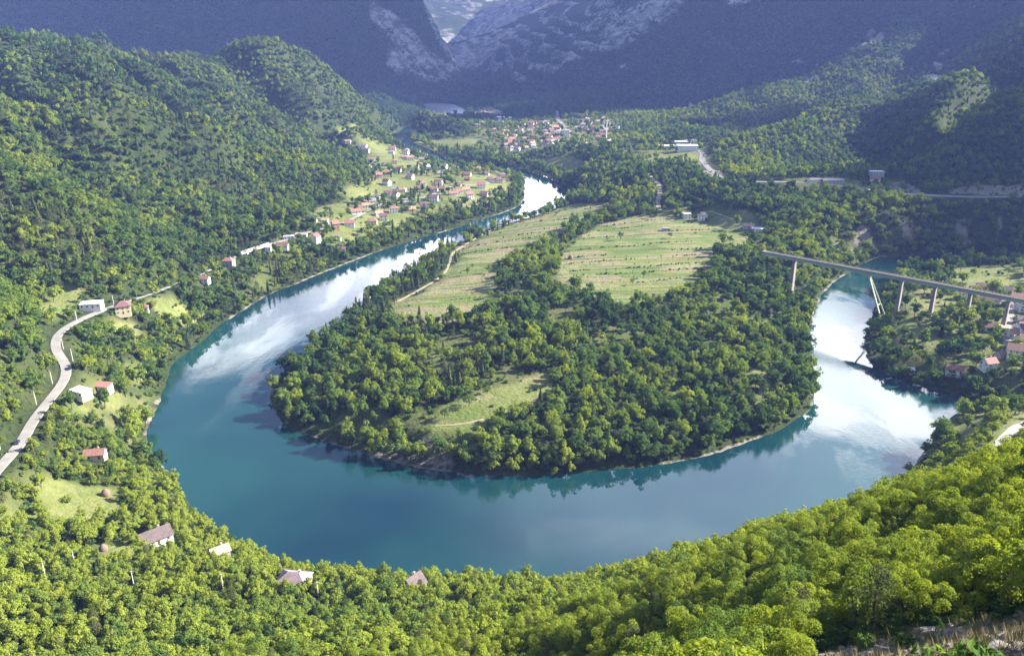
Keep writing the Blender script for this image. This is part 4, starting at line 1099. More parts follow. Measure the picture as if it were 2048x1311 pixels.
# the crowded quarters of the far town: alike little houses
def quarter(poly_px, n, gap, group, where, seed):
    r = random.Random(seed)
    pl = wpoly(poly_px)
    xs = [p[0] for p in pl]; ys = [p[1] for p in pl]
    done = []; tries = 0
    while len(done) < n and tries < 6000:
        tries += 1
        x, y = r.uniform(min(xs), max(xs)), r.uniform(min(ys), max(ys))
        if not bool(inpoly(np.array([x]), np.array([y]), pl)[0]): continue
        if float(samp(SD, x, y)) < 14: continue
        if any(math.hypot(x - a, y - b) < q + 4 for a, b, q in FOOT): continue
        if any(math.hypot(x - a, y - b) < gap for a, b in done): continue
        if any(np.min(np.hypot(a[:, 0] - x, a[:, 1] - y)) < wd / 2 + 6 for a, wd in LINES.values()): continue
        done.append((x, y))
        rf = r.choice(['red', 'red', 'orange', 'dark red', 'red', 'grey']); wl = r.choice(['white', 'white', 'cream', 'white', 'grey'])
        st = r.choice([1, 2, 2]); kd = r.choice(['gable', 'gable', 'hip'])
        lb = '%s-roofed %s %s house %s' % (rf.replace(' ', '-'), 'two-storey' if st == 2 else 'low', wl, where)
        house((x, y, 0), r.uniform(9, 13), r.uniform(7.5, 9.5), st, rf, wl, D(r.uniform(-35, 35)), kd, lb, group + ', ' + rf + ' roofs, ' + wl + ' walls' + (', two storeys' if st == 2 else ''), 0)
quarter([(1010,300),(1000,268),(1040,252),(1090,242),(1122,262),(1125,290),(1090,302),(1045,308)], 62, 15, 'houses of the far town', 'in the crowded far town by the river', 1)
quarter([(600,470),(640,440),(700,410),(760,395),(740,360),(720,300),(780,290),(860,310),(960,335),(1020,350),(1020,385),(900,415),(820,440),(700,480)], 30, 26, 'smaller houses of the riverside village', 'scattered among the gardens of the riverside village', 5)
quarter([(1150,262),(1160,238),(1210,236),(1245,262),(1230,284),(1195,282)], 26, 19, 'houses under the dark mountain', 'in the quarter beside the white mast', 2)
quarter([(945,262),(960,246),(1000,246),(1010,262),(990,270)], 7, 22, 'houses near the far bridge', 'scattered between the far bridge and the town', 3)
quarter([(2035,640),(2080,600),(2150,620),(2150,700),(2060,740),(2045,725)], 9, 17, 'houses past the village street', 'past the village street', 4)

# ------------------------------------------------------------------ railway bridge
M_STEEL = simple_mat('green_steel', (0.26, 0.33, 0.28), 0.6, 0.12, 0.1)
M_STRUT = simple_mat('pale_steel', (0.42, 0.44, 0.28), 0.6, 0.12, 0.1)
M_CONC = simple_mat('pier_concrete', (0.22, 0.185, 0.165), 0.95, 0.18, 0.15)
M_RUST = simple_mat('rusty_track', (0.15, 0.125, 0.11), 0.9, 0.3, 0.5)
def build_bridge():
    ZD = 47.0
    A = Vector(at_z(1543, 504, ZD)); B = Vector(at_z(2048, 597, ZD))
    d = (B - A).normalized(); Lv = (B - A).length
    rz = math.atan2(d.y, d.x)
    e = empty('railway_bridge', A, rz)
    tag(e, 'long green steel railway bridge on slanted legs and tall concrete piers', 'bridge')
    L = Lv + 75
    def s_of(u, v):   # distance along the bridge of the deck point seen at (u, v)
        x, y, z = ray(u, v)
        # solve for the point of the vertical plane through the bridge
        M = np.array([[x, -d.x], [y, -d.y]]); t, s = np.linalg.solve(M, np.array([A.x, A.y])); return s
    p0, pl, pr, p1 = s_of(1590, 520), s_of(1652, 530), s_of(1740, 545), s_of(1805, 556)
    # haunched box girder
    g = MB(); n = 60; w_ = 1.6
    def dep(s):
        base_ = 3.7
        for c in (pl, pr): base_ += 1.2 * max(0, 1 - abs(s - c) / 16) ** 1.4
        return base_
    vs = []; fs = []
    for i in range(n + 1):
        s = -8 + (L + 8) * i / n; q = dep(s)
        vs += [(s, -w_, -0.55), (s, w_, -0.55), (s, w_, -q), (s, -w_, -q)]
        if i:
            k = 4 * (i - 1)
            for j in range(4):
                j2 = (j + 1) % 4; fs.append((k + j, k + j2, k + 4 + j2, k + 4 + j))
    fs += [(3, 2, 1, 0), (4 * n, 4 * n + 1, 4 * n + 2, 4 * n + 3)]
    mesh_obj('girder', vs, fs, M_STEEL, e)
    MB().box(-8.5, L, -2.6, 2.6, -0.54, -0.15).build('deck', M_RUST, e)
    for sy in (-1, 1):
        MB().box(-4, L, sy * 0.72 - 0.05, sy * 0.72 + 0.05, 0.003, 0.2).build('rail', M_RUST, e)
        r = MB()
        for zr in (0.55, 1.05): r.box(-4, L, sy * 2.55 - 0.04, sy * 2.55 + 0.04, zr, zr + 0.05)
        for k in range(int(L / 3)): r.box(k * 3 - 0.05, k * 3 + 0.05, sy * 2.5 - 0.05, sy * 2.5 + 0.0, -0.3, 1.1)
        tag(r.build('railing', M_RUST, e), kind='stuff')
    sl = MB()
    for k in range(int(L / 0.9)): sl.box(k * 0.9, k * 0.9 + 0.28, -1.3, 1.3, -0.145, 0.0)
    tag(sl.build('sleeper', M_RUST, e), kind='stuff')
    def pier(s, tip=None):
        x, y = A.x + d.x * s, A.y + d.y * s
        zb = float(hgt(x, y)) - 3 - ZD
        zt = -dep(s)
        vs = []
        for zz_, k in ((zb, 1.45), (zt, 1.0)):
            vs += [(s - 1.15 * k, -2.0 * k, zz_), (s + 1.15 * k, -2.0 * k, zz_), (s + 1.15 * k, 2.0 * k, zz_), (s - 1.15 * k, 2.0 * k, zz_)]
        o = mesh_obj('pier', vs, [(3, 2, 1, 0), (4, 5, 6, 7), (0, 1, 5, 4), (1, 2, 6, 5), (2, 3, 7, 6), (3, 0, 4, 7)], M_CONC, e)
        MB().box(s - 1.45, s + 1.45, -2.4, 2.4, zt - 0.9, zt - 0.003).build('pier_cap', M_CONC, o)
        FOOT.append((x, y, 2.0))
    for u, v in ((1590,520),(1805,556),(1872,568),(1943,580),(2020,592)):
        pier(s_of(u, v))
    pier(s_of(2020, 592) + 27); pier(s_of(2020, 592) + 54)
    # slanted legs: an A-frame of two tapered legs under each side
    for top, foot_s, m in ((pl, pl - 27, M_STEEL), (pr, pr + 19, M_STRUT)):
        x, y = A.x + d.x * foot_s, A.y + d.y * foot_s
        zf = max(float(hgt(x, y)), 4.0) - ZD - 2
        FOOT.append((x, y, 7.0))
        for q_ in (0.35, 0.7, 1.25):
            s_ = top + (foot_s - top) * q_; FOOT.append((A.x + d.x * s_, A.y + d.y * s_ - 6, 5.5)); FOOT.append((A.x + d.x * s_ - 3, A.y + d.y * s_ - 14, 5.0))
        sgn = 1 if foot_s > top else -1
        for sy in (-1, 1):
            b = MB(); b.bar((top, sy * 1.0, -dep(top) - 0.02), (foot_s, sy * 6.0, zf), 1.1, 1.1)
            b.build('slanted_leg', m, e)
        q = 0.62; zz_ = -dep(top) + (zf + dep(top)) * q; ss = top + (foot_s - top) * q; yy_ = 1.0 + 5.0 * q
        MB().bar((ss, -yy_ + 0.4, zz_), (ss, yy_ - 0.4, zz_), 0.7).build('leg_brace', m, e)
    # catenary masts
    for k in range(7):
        b = MB(); b.cyl((12 + k * 34, 2.9, -0.4), (12 + k * 34, 2.9, 6.0), 0.13, 0.09, 6); b.bar((12 + k * 34, 2.8, 5.6), (12 + k * 34, 0.2, 5.6), 0.08)
        b.build('catenary_mast', M_CONC, e)
build_bridge()
def small_bridge(a, b, zd, width, thick, piers, name, label, mat):
    A = Vector(at_z(*a, zd)); B = Vector(at_z(*b, zd)); d = (B - A); L = d.length; d.normalize()
    e = empty(name, A, math.atan2(d.y, d.x)); tag(e, label, 'bridge')
    MB().box(-6, L + 6, -width / 2, width / 2, -thick, 0).build('deck', mat, e)
    for sy in (-1, 1): MB().box(-6, L + 6, sy * width / 2 - 0.12, sy * width / 2 + 0.12, 0.003, 1.0).build('parapet', mat, e)
    for q in piers:
        x, y = A.x + d.x * L * q, A.y + d.y * L * q
        zb = min(float(hgt(x, y)), 0) - 2 - zd
        MB().box(L * q - 1.2, L * q + 1.2, -width * 0.35, width * 0.35, zb, -thick - 0.003).build('pier', mat, e)
small_bridge((878,242), (1002,250), 15, 7, 3.0, (0.03, 0.36, 0.72, 0.97), 'far_bridge', 'low concrete bridge over the river below the gorge', M_CONC)
VPOS = ((488,504),(534,489)); _a = ground(*VPOS[0]); _b = ground(*VPOS[1])
small_bridge(VPOS[0], VPOS[1], max(_a[2], _b[2]) + 1.5, 5, 1.3, (0.1, 0.4, 0.9), 'viaduct', 'short pale concrete viaduct carrying the village lane', WALL['grey'])

# ------------------------------------------------------------------ poles, mast, pylons
def pole(u, v, label, h_=8.5):
    g = ground(u, v); e = empty('utility_pole', (g[0], g[1], float(hgt(g[0], g[1]))))
    tag(e, label, 'pole', 'utility poles along the near bank')
    MB().cyl((0, 0, -1), (0, 0, h_), 0.19, 0.13, 8).build('post', WALL['white'], e)
    MB().box(-0.9, 0.9, -0.07, 0.07, h_ - 0.5, h_ - 0.36).build('crossarm', WALL['grey'], e)
    FOOT.append((g[0], g[1] - 4, 3.2))
for u, v, lb in [(228,611,'pale concrete utility pole between the white building and the cream house'), (154,642,'pale utility pole on the inner side of the road bend'), (127,698,'pale utility pole beside the narrowest part of the pale road'),
    (146,722,'leaning pale utility pole near the dark parked car'), (105,767,'tall pale utility pole on the grass verge of the road'), (73,809,'pale utility pole where the road enters the trees'), (3,908,'pale utility pole beside the shaded end of the road'),
    (92,1157,'thin utility pole in the brush below the hay meadow'), (152,1137,'short utility pole in the brush behind the brown-roofed house clearing'), (269,1176,'utility pole standing clear in the wood below the brown-roofed house'),
    (447,1181,'utility pole in the wood below the tan-roofed hut'), (637,1196,'short utility pole in front of the grey-brown hipped roof')]:
    pole(u, v, lb)
g = ground(1212, 284); e = empty('mast', (g[0], g[1], float(hgt(g[0], g[1])))); tag(e, 'slim white mast rising over the far quarter', 'mast')
MB().cyl((0, 0, -1), (0, 0, 38), 1.3, 0.9, 10).build('shaft', WALL['white'], e); MB().box(-9, 9, -6, 6, -1, 3.5).build('base_building', WALL['white'], e)
MB().cyl((0, 0, 38), (0, 0, 39.5), 1.8, 1.8, 10).build('platform', WALL['grey'], e)

# ------------------------------------------------------------------ cars
def car(loc, rz, paint, label, van=False):
    e = empty('van' if van else 'car', loc, rz); tag(e, label, 'van' if van else 'car')
    L, W = (5.2, 2.0) if van else (4.3, 1.75)
    hh = 2.2 if van else 1.45
    m = simple_mat('car_paint', paint, 0.3, 0.05)
    zb = 0.95 if not van else 1.1
    prof = [(-L / 2, 0.3), (L / 2, 0.3), (L / 2, zb - 0.15), (L / 2 - (0.9 if van else 1.1), zb)] + [(-L / 2, zb)]
    vs = [(x, s * W / 2, z) for s in (-1, 1) for x, z in prof]; n = len(prof)
    fs = [tuple(range(n)), tuple(reversed(range(n, 2 * n)))] + [(i, n + i, n + (i + 1) % n, (i + 1) % n) for i in range(n)]
    b = mesh_obj('body', vs, fs, m, e)
    x0, x1 = (-L / 2 + 0.05, L / 2 - 0.9) if van else (-L / 2 + 0.25, L / 2 - 1.2)
    p = [(x0, zb + 0.003), (x1, zb + 0.003), (x1 - 0.6, hh - 0.06), (x0 + 0.4, hh - 0.06)]
    vs = [(x, s * (W / 2 - 0.08), z) for s in (-1, 1) for x, z in p]
    mesh_obj('window', vs, [(0, 1, 2, 3), (7, 6, 5, 4), (0, 4, 5, 1), (1, 5, 6, 2), (2, 6, 7, 3), (3, 7, 4, 0)], M_GLASS, e)
    MB().box(x0 + 0.38, x1 - 0.58, -W / 2 + 0.08, W / 2 - 0.08, hh - 0.055, hh).build('roof', m, e)
    for sx in (-1, 1):
        for sy in (-1, 1):
            MB().cyl((sx * L * 0.31, sy * W / 2 - 0.1, 0.32), (sx * L * 0.31, sy * W / 2 + 0.06, 0.32), 0.32, 0.32, 12).build('wheel', M_TYRE, e)
M_TYRE = simple_mat('tyre', (0.02, 0.02, 0.02), 0.9)
def on_line(nm, u, v, off=0.0):
    a, wd = LINES[nm]; g = ground(u, v)
    k = int(np.argmin(np.hypot(a[:, 0] - g[0], a[:, 1] - g[1]))); k = min(max(k, 1), len(a) - 2)
    d = a[k + 1] - a[k - 1]; rz = math.atan2(d[1], d[0]); n = np.array([-math.sin(rz), math.cos(rz)])
    p = a[k, :2] + n * off
    return (p[0], p[1], a[k, 2] + 0.23), rz
for nm, u, v, off, pc, lb, van in [('road',138,735,2.0,(0.02,0.025,0.05),'dark car on the sunlit edge of the pale road bend',False), ('road',31,892,-1.2,(0.03,0.04,0.07),'dark blue car on the shaded end of the pale road',False),
    ('highway',1425,344,2.0,(0.7,0.7,0.7),'white van descending the road below the factory',True), ('highway',1650,368,3.0,(0.6,0.6,0.6),'white car parked in front of the roadside restaurant',False), ('highway',1700,374,3.0,(0.03,0.03,0.04),'black car parked past the roadside restaurant',False),
    ('highway',1402,312,-2.0,(0.05,0.05,0.06),'dark car at the factory gate',False), ('gravel_track',2046,847,0.5,(0.04,0.035,0.035),'dark car parked on the white gravel track',False)]:
    p, rz = on_line(nm, u, v, off); car(p, rz, pc, lb, van)

# ------------------------------------------------------------------ boats, haystacks
M_HAY = simple_mat('old_hay', (0.17, 0.115, 0.085), 1.0, 0.35, 6.0, bump=0.8)
def boat(u, v, col, label, rz):
    x, y, z = at_z(u, v, 0.0)
    e = empty('boat', (x, y, 0.0), rz); tag(e, label, 'boat', None)
    L = 5.2; n = 9; vs = []; fs = []
    for i in range(n):
        t = i / (n - 1); x_ = -L / 2 + L * t; w_ = 0.85 * (1 - max(0, (t - 0.45) / 0.55) ** 2.2) + 0.03
        vs += [(x_, -w_, 0.55 + 0.2 * t), (x_, -w_ * 0.6, -0.15), (x_, w_ * 0.6, -0.15), (x_, w_, 0.55 + 0.2 * t)]
        if i:
            k = 4 * (i - 1)
            for j in range(3): fs.append((k + j, k + j + 1, k + 5 + j, k + 4 + j))
    fs.append((0, 3, 2, 1))
    mesh_obj('hull', vs, fs, simple_mat('boat_paint', col, 0.5, 0.1), e)
    for q in (-1.2, 0.4): MB().box(q - 0.15, q + 0.15, -0.78, 0.78, 0.35, 0.42).build('bench', M_DOOR, e)
boat(1779, 757, (0.6, 0.6, 0.62), 'pale rowing boat moored nearest the narrow channel', 0.3)
boat(1797, 762, (0.08, 0.15, 0.45), 'blue rowing boat moored below the boat hut', -0.3)
boat(1833, 771, (0.7, 0.7, 0.7), 'white rowing boat alone at the wooded shore', -0.4)
boat(1926, 799, (0.35, 0.4, 0.5), 'grey-blue boat in the shaded creek mouth', -0.3)
def haystack(u, v, label, s=1.0):
    g = ground(u, v); e = empty('haystack', (g[0], g[1], float(hgt(g[0], g[1])))); tag(e, label, 'haystack', None)
    vs = []; fs = []; n = 18; prof = [(1.9, -0.4), (2.2, 0.5), (2.25, 1.4), (1.9, 2.4), (1.1, 3.3), (0.3, 3.9)]
    r = random.Random(int(u))
    for k, (rr, z) in enumerate(prof):
        for i in range(n):
            a = 6.283 * i / n; q = rr * (1 + r.uniform(-.06, .06)); vs.append((q * math.cos(a) * s, q * math.sin(a) * s, z * s))
        if k:
            for i in range(n):
                j = (i + 1) % n; b = (k - 1) * n; fs.append((b + i, b + j, b + n + j, b + n + i))
    fs.append(tuple((len(prof) - 1) * n + i for i in range(n)))
    mesh_obj('hay', vs, fs, M_HAY, e, True)
    MB().cyl((0, 0, 0), (0, 0, 4.6 * s), 0.09, 0.05, 6).build('pole', M_BARK, e)
    FOOT.append((g[0], g[1], 4.5))
haystack(212, 990, 'brown haystack on the open hay meadow'); haystack(207, 1100, 'brown haystack at the corner of the lower meadow', 0.85)
haystack(1141, 517, 'dark haystack by the hedge on the peninsula field', 1.1); haystack(1143, 562, 'haystack at the lower end of the mown peninsula field', 0.9)
# ------------------------------------------------------------------ where trees stand
def scatter(y0, y1, sp, seed, xlim=None):
    r = np.random.default_rng(seed)
    xm = 0.74 * y1 + 130
    nx = int(2 * xm / sp); ny = int((y1 - y0) / sp)
    gx, gy_ = np.meshgrid(np.arange(nx), np.arange(ny))
    x = -xm + (gx + 0.5 * (gy_ % 2) + r.uniform(-.38, .38, gx.shape)) * sp
    y = y0 + (gy_ + r.uniform(-.38, .38, gx.shape)) * sp
    x = x.ravel(); y = y.ravel()
    m = (abs(x) < 0.74 * np.maximum(y, 0) + 130) & (abs(x) < 3100)
    x = x[m]; y = y[m]
    f = samp(forest, x, y)
    keep = (r.random(len(x)) < f) & (f > 0.04)
    x = x[keep]; y = y[keep]
    for fx, fy, fr_ in FOOT:
        if fy < y0 - 30 or fy > y1 + 30: continue
        m = (x - fx) ** 2 + (y - fy) ** 2 > (fr_ + 2.0) ** 2
        x = x[m]; y = y[m]
    return x, y, r
def hidden_ok(x, y, z, top=9.0):
    """true where the crown is in sight of the viewpoint (tested against the bare ground)"""
    vis = np.ones(len(x), bool)
    for t in np.linspace(0.05, 0.95, 46):
        vis &= CAM_Z + (z + top - CAM_Z) * t > hgt(x * t, y * t) - 5.0
    return vis
BANDS = [(8, 170, 4.3), (170, 420, 4.9), (420, 1000, 7.6), (1000, 2100, 8.8), (2100, 3700, 10.5)]
ALL = []
for k, (y0, y1, sp) in enumerate(BANDS):
    x, y, r = scatter(y0, y1, sp, 300 + k)
    z = hgt(x, y)
    n = len(x)
    big = 0.5 + 0.5 * fbm(x, y, 55, 2, 7)
    s = (0.50 + 0.58 * r.random(n) ** 1.3 + 0.22 * big)
    if k == 0: s *= 0.74
    if k == 1: s *= 0.76
    if k == 2: s *= 1.16
    if k == 4: s *= 1.2
    if k == 3: s *= 1.10
    tn = 0.44 + 0.45 * fbm(x, y, 80, 3, 9) + r.normal(0, 0.16, n)
    if k <= 1: tn += 0.50
    if k in (2, 3): tn += 0.13
    if k >= 3: tn -= 0.05
    tn += 0.30 * (r.random(n) < 0.05)
    s *= 1 + 0.18 * smooth(24, 14, samp(SD, x, y)) * (k >= 2)
    if k == 4: tn = 0.25 + 0.35 * (tn - 0.3)
    tn = np.clip(tn, 0.02, 1.0)
    dens = fbm(x, y, 130, 3, 13)
    con = (r.random(n) < np.where(k <= 1, 0.07, 0.04)) | ((dens > 0.26) & (r.random(n) < 0.55) & (x < 0) & (y > 480))
    con &= (k < 4)
    ALL.append(np.stack([x, y, z, s, tn, r.random(n) * 6.283, con.astype(float), np.full(n, k)], 1))
T = np.concatenate(ALL)
inview = (lambda q: (q[0] > -260) & (q[0] < 2310) & (q[1] > -160) & (q[1] < 1470))(project(T[:, 0], T[:, 1], T[:, 2] + 6))
vis = hidden_ok(T[:, 0], T[:, 1], T[:, 2])
nearmask = T[:, 1] < 700
T = T[nearmask | (inview & vis)]
vis = hidden_ok(T[:, 0], T[:, 1], T[:, 2])
U, V, DD = project(T[:, 0], T[:, 1], T[:, 2] + 5 * T[:, 3])
strict = (U > 0) & (U < 2048) & (V > 0) & (V < 1330) & vis & (DD > 5)
# nothing may stand right in front of the lens
dist = np.sqrt(T[:, 0] ** 2 + T[:, 1] ** 2 + (T[:, 2] - CAM_Z) ** 2)
ok = dist > 58
T, U, V, DD, strict, dist = T[ok], U[ok], V[ok], DD[ok], strict[ok], dist[ok]
size = T[:, 3] / dist
own = np.zeros(len(T), bool)
for c_, cnt in ((0, 290), (1, 60)):
    cand = np.where(strict & (T[:, 6] == c_))[0]
    own[cand[np.argsort(-size[cand])[:cnt]]] = True

# trees close enough to be picked apart: objects of their own
OWN_CROWN = [crown_mesh('crown', 400 + i, 4300, 0.165, 'broad', False) for i in range(7)]
OWN_TRUNK = [trunk_mesh('trunk', 400 + i) for i in range(7)]
PINE_CROWN = [crown_mesh('crown', 420 + i, 2200, 0.13, 'pine', False) for i in range(3)]
PINE_TRUNK = [trunk_mesh('trunk', 420 + i, 'pine') for i in range(3)]
def zone(u, v, x, y):
    if u > 1930: a = 'past the ledge top'
    elif u > 1800: a = 'behind the largest boulder'
    elif u > 1680: a = 'past the ledge foot'
    elif u > 1540: a = 'between ledge and bay'
    elif u > 1400: a = 'opposite the peninsula corner'
    elif u > 1260: a = 'facing the peninsula tip'
    elif u > 1120: a = 'above the near shore'
    elif u > 960: a = 'above the short forest road'
    elif u > 760: a = 'below the steep cottage'
    elif u > 520: a = 'below the hipped roof'
    elif u > 260: a = 'below the brown-roofed house'
    else: a = 'below the hay meadow'
    t_ = v - (1311 - 0.30 * max(0, u - 900)) 
    b = 'high on the slope' if v > 1240 else 'halfway down the slope' if v > 1130 else 'low on the slope' if v > 1010 else 'against the water'
    return b + ' ' + a
def tone(t, con):
    if con: return 'dull dark green' if t < 0.6 else 'brownish green'
    return 'deep green' if t < 0.45 else 'mid green' if t < 0.62 else 'bright green' if t < 0.8 else 'yellow-green'
def own_tree(x, y, s, tint, rot, con, k, label, group, z=None):
    z = float(hgt(x, y)) if z is None else z
    e = empty('pine_tree' if con else 'broadleaf_tree', (x, y, z), rot)
    e.scale = (s, s, s)
    tag(e, label, 'tree', group)
    tr = put('trunk', (PINE_TRUNK if con else OWN_TRUNK)[k], e, (0, 0, 0))
    cr = put('crown', (PINE_CROWN if con else OWN_CROWN)[k], e, (0, 0, 0))
    cr['tint'] = float(tint)
    return e
def base_label(i):
    x, y, z, s, tn, rot, con, b = T[i]; con = bool(con)
    sz = 'tall' if s > 0.88 else 'small' if s < 0.66 else 'medium'
    return '%s %s %s %s' % (sz, tone(tn, con), 'pine' if con else 'tree', zone(U[i], V[i], x, y))
ORD = ['first', 'second', 'third', 'fourth', 'fifth', 'sixth', 'seventh', 'eighth', 'ninth', 'tenth', 'eleventh', 'twelfth', 'thirteenth', 'fourteenth', 'fifteenth', 'sixteenth', 'seventeenth', 'eighteenth', 'nineteenth', 'twentieth']
LBL = {}
for i in sorted(np.where(own)[0], key=lambda q: U[q]): LBL.setdefault(base_label(i), []).append(i)
FULL = {}
for k_, v_ in LBL.items():
    for n_, i in enumerate(v_): FULL[i] = k_ if len(v_) == 1 else '%s, %s from left' % (k_, ORD[min(n_, 19)])
for i in np.where(own)[0]:
    x, y, z, s, tn, rot, con, b = T[i]
    con = bool(con)
    sz = 'tall' if s > 0.88 else 'small' if s < 0.66 else 'medium'
    zn = zone(U[i], V[i], x, y)
    lb = FULL[i]
    own_tree(x, y, s, tn, rot, con, i % (3 if con else 7), lb, ('pines ' if con else 'broadleaf trees ') + 'of the near wood', z)
rest = ~own
R = T[rest]; rd = dist[rest]
con = R[:, 6] > 0.5
LABELS = {'near': 'dense bright green wood on the near slope', 'mid': 'broadleaf wood along the near banks', 'far': 'dense broadleaf forest covering the peninsula and the nearer hills',
          'distant': 'forest covering the farther green hills', 'remote': 'dark forest on the far mountains', 'conifer_near': 'dull green pines scattered in the near wood', 'conifer': 'conifers scattered through the hillside forest'}
NAMES = {'near': 'near_wood', 'mid': 'bank_wood', 'far': 'peninsula_forest', 'distant': 'hill_forest', 'remote': 'mountain_forest', 'conifer_near': 'pine_wood', 'conifer': 'conifer_wood'}
for key, m in (('near', ~con & (rd < 230)), ('mid', ~con & (rd >= 230) & (rd < 620)), ('far', ~con & (rd >= 620) & (rd < 1150)), ('distant', ~con & (rd >= 1150) & (rd < 2300)), ('remote', ~con & (rd >= 2300)),
               ('conifer_near', con & (rd < 420)), ('conifer', con & (rd >= 420))):
    q = R[m]
    if not len(q): continue
    instancer(NAMES[key], LODS[key], q[:, :3] - np.array((0, 0, 0.3)), q[:, 3], q[:, 5], q[:, 4], np.arange(len(q)) * 7 % NKIND[key], LABELS[key])
    print(key, len(q))

# undergrowth along clearings, shores and the near slope
def scrub():
    r = np.random.default_rng(77)
    X = []; 
    n = 60000
    y = 20 + 1250 * r.random(n) ** 1.2; x = (r.random(n) * 2 - 1) * (0.7 * y + 60)
    f = samp(forest, x, y); sd = samp(SD, x, y); md = samp(meadow, x, y); fd = samp(field, x, y); ld = samp(led, x, y)
    p = np.where(sd < 1.8, 0, np.where(fd > 0.5, 0.012, np.where(md > 0.5, 0.05, 0.6 * (f > 0.3) + 0.25)))
    p = np.where((sd > 1.8) & (sd < 9), 0.9, p) * (1 - ld * 0.93)
    for nm, (a, wd) in LINES.items():
        p *= polydist(x, y, [tuple(q[:2]) for q in a[::3]] + [tuple(a[-1, :2])], False) > wd / 2 + 2.2
    d = np.sqrt(x * x + y * y + (hgt(x, y) - CAM_Z) ** 2)
    m = (r.random(n) < p) & (d > 30)
    for fx, fy, fr_ in FOOT: m &= (x - fx) ** 2 + (y - fy) ** 2 > fr_ ** 2
    x, y = x[m], y[m]; k = len(x)
    s = 0.35 + 0.65 * r.random(k)
    s *= np.where(samp(field, x, y) > 0.5, 0.6, 1)
    s *= np.where(d[m] < 120, 0.55, 1)
    instancer('undergrowth', LODS['shrub'], np.stack([x, y, hgt(x, y) - 0.15], 1), s, r.random(k) * 6.28, np.clip(0.5 + 0.3 * fbm(x, y, 40, 2, 3) + r.normal(0, .12, k), 0, 1), np.arange(k) % 3, 'low shrubs and undergrowth along shores and clearings')
scrub()

# bushy strips between the field parcels
def strips():
    r = np.random.default_rng(5); P = []
    for k in range(22):
        y0 = 700 + k * 27 + r.uniform(-6, 6)
        x = np.arange(-160, 340, 2.6); x = x + r.uniform(-1, 1, len(x)); y = y0 + 0.16 * x + 5 * fbm(x, x * 0 + k * 9.0, 60, 2, 31) + r.uniform(-.8, .8, len(x))
        m = (samp(field, x, y) > 0.7) & (fbm(x, y, 75, 2, 33 + k) > 0.02)
        P.append(np.stack([x[m], y[m]], 1))
    P = np.concatenate(P); k = len(P)
    instancer('field_hedges', LODS['shrub'], np.stack([P[:, 0], P[:, 1], hgt(P[:, 0], P[:, 1]) - 0.2], 1), 0.22 + 0.45 * r.random(k) ** 2, r.random(k) * 6.28, np.clip(r.normal(0.42, .2, k), 0, 1), np.arange(k) % 3, 'low hedges and weeds between the field strips')
strips()

# lone trees on the fields
LONE = [(1241,480,.85,.3,'oval dark tree standing alone in the middle of the terraced field'), (1300,436,.8,.3,'round dark tree at the upper edge of the fields'), (1340,476,.7,.35,'dark tree right of the field middle, beside low bushes'),
 (1113,430,.5,.4,'small tree on the upper strip of the long field'), (1082,446,.5,.35,'small round tree near the upper track'), (1145,436,.65,.45,'light tree at the top of the hedge row'), (1171,460,1.15,.25,'broad dark tree in the hedge row between the fields'),
 (1204,442,1.1,.25,'dark tree at the upper end of the hedge row'), (1430,512,.7,.9,'bright yellow-green tree at the corner of the mown field'), (1445,507,.6,.85,'second yellow-green tree beside the mown field corner'), (1433,494,.6,.55,'light green tree behind the yellow-green pair'),
 (1460,487,.9,.25,'dark round tree above the wood edge'), (1475,500,.6,.8,'pale yellowish tree at the end of the field'), (1287,556,.6,.4,'slim tree on the lower border of the mown field'), (1265,570,.55,.65,'small light tree on the lower border of the mown field'),
 (982,752,.75,.75,'light green round tree at the head of the small meadow'), (975,786,.6,.6,'small tree on the small peninsula meadow'), (938,812,.95,.55,'spreading tree in the middle of the small meadow'), (890,838,.8,.6,'tree at the lower end of the small meadow'),
 (978,545,.75,.7,'light green tree at the lower end of the long field'), (935,550,.7,.65,'bushy light tree beside the field track'), (945,538,.5,.6,'slim tree behind the bushy light tree'),
 (1136,740,1.25,.3,'tall full-crowned tree standing before the dark wood'), (1186,735,1.2,.32,'second tall full-crowned tree before the dark wood'), (655,425,.9,.2,'round dark tree alone on the bright green meadow'), (1060,480,.4,.4,'small bush tree on a field strip'),
 (165,608,.8,.2,'dark spreading tree beside the white flat-roofed building'), (712,422,.8,.15,'dark round tree in front of a white house'), (845,352,1.0,.4,'rounded tree in the open village field'), (967,354,1.0,.3,'round tree between the long building and the red-roofed house'),
 (1170,430,.5,.5,'small tree near the upper field edge'), (1215,480,.35,.5,'sapling beside the oval dark tree'), (1390,470,.4,.6,'sapling below the ruined stone hut'), (1000,470,.4,.4,'small bush on the upper long field'),
 (1888,558,.9,.5,'round green tree on the lit meadow behind the bridge'), (1920,545,1.0,.4,'broad tree at the back of the lit meadow'), (1945,552,.9,.55,'light tree at the right of the lit meadow'), (1880,540,1.0,.3,'tall tree at the water edge behind the bridge'), (2015,550,.9,.5,'tree on the far side of the lit meadow')]
for j, (u, v, s, tn, lb) in enumerate(LONE):
    g = ground(u, v)
    own_tree(g[0], g[1], s * 1.05, tn, j * 1.7, False, j % 7, lb, None)
g = ground(787, 326); e = empty('poplar_tree', (g[0], g[1], float(hgt(g[0], g[1])))); e.scale = (0.9, 0.9, 2.1); tag(e, 'narrow dark poplar rising over the upper village', 'tree')
put('trunk', PINE_TRUNK[0], e, (0, 0, 0)); pc = put('crown', crown_mesh('crown', 430, 900, 0.35, 'spruce'), e, (0, 0, 0)); pc['tint'] = 0.1
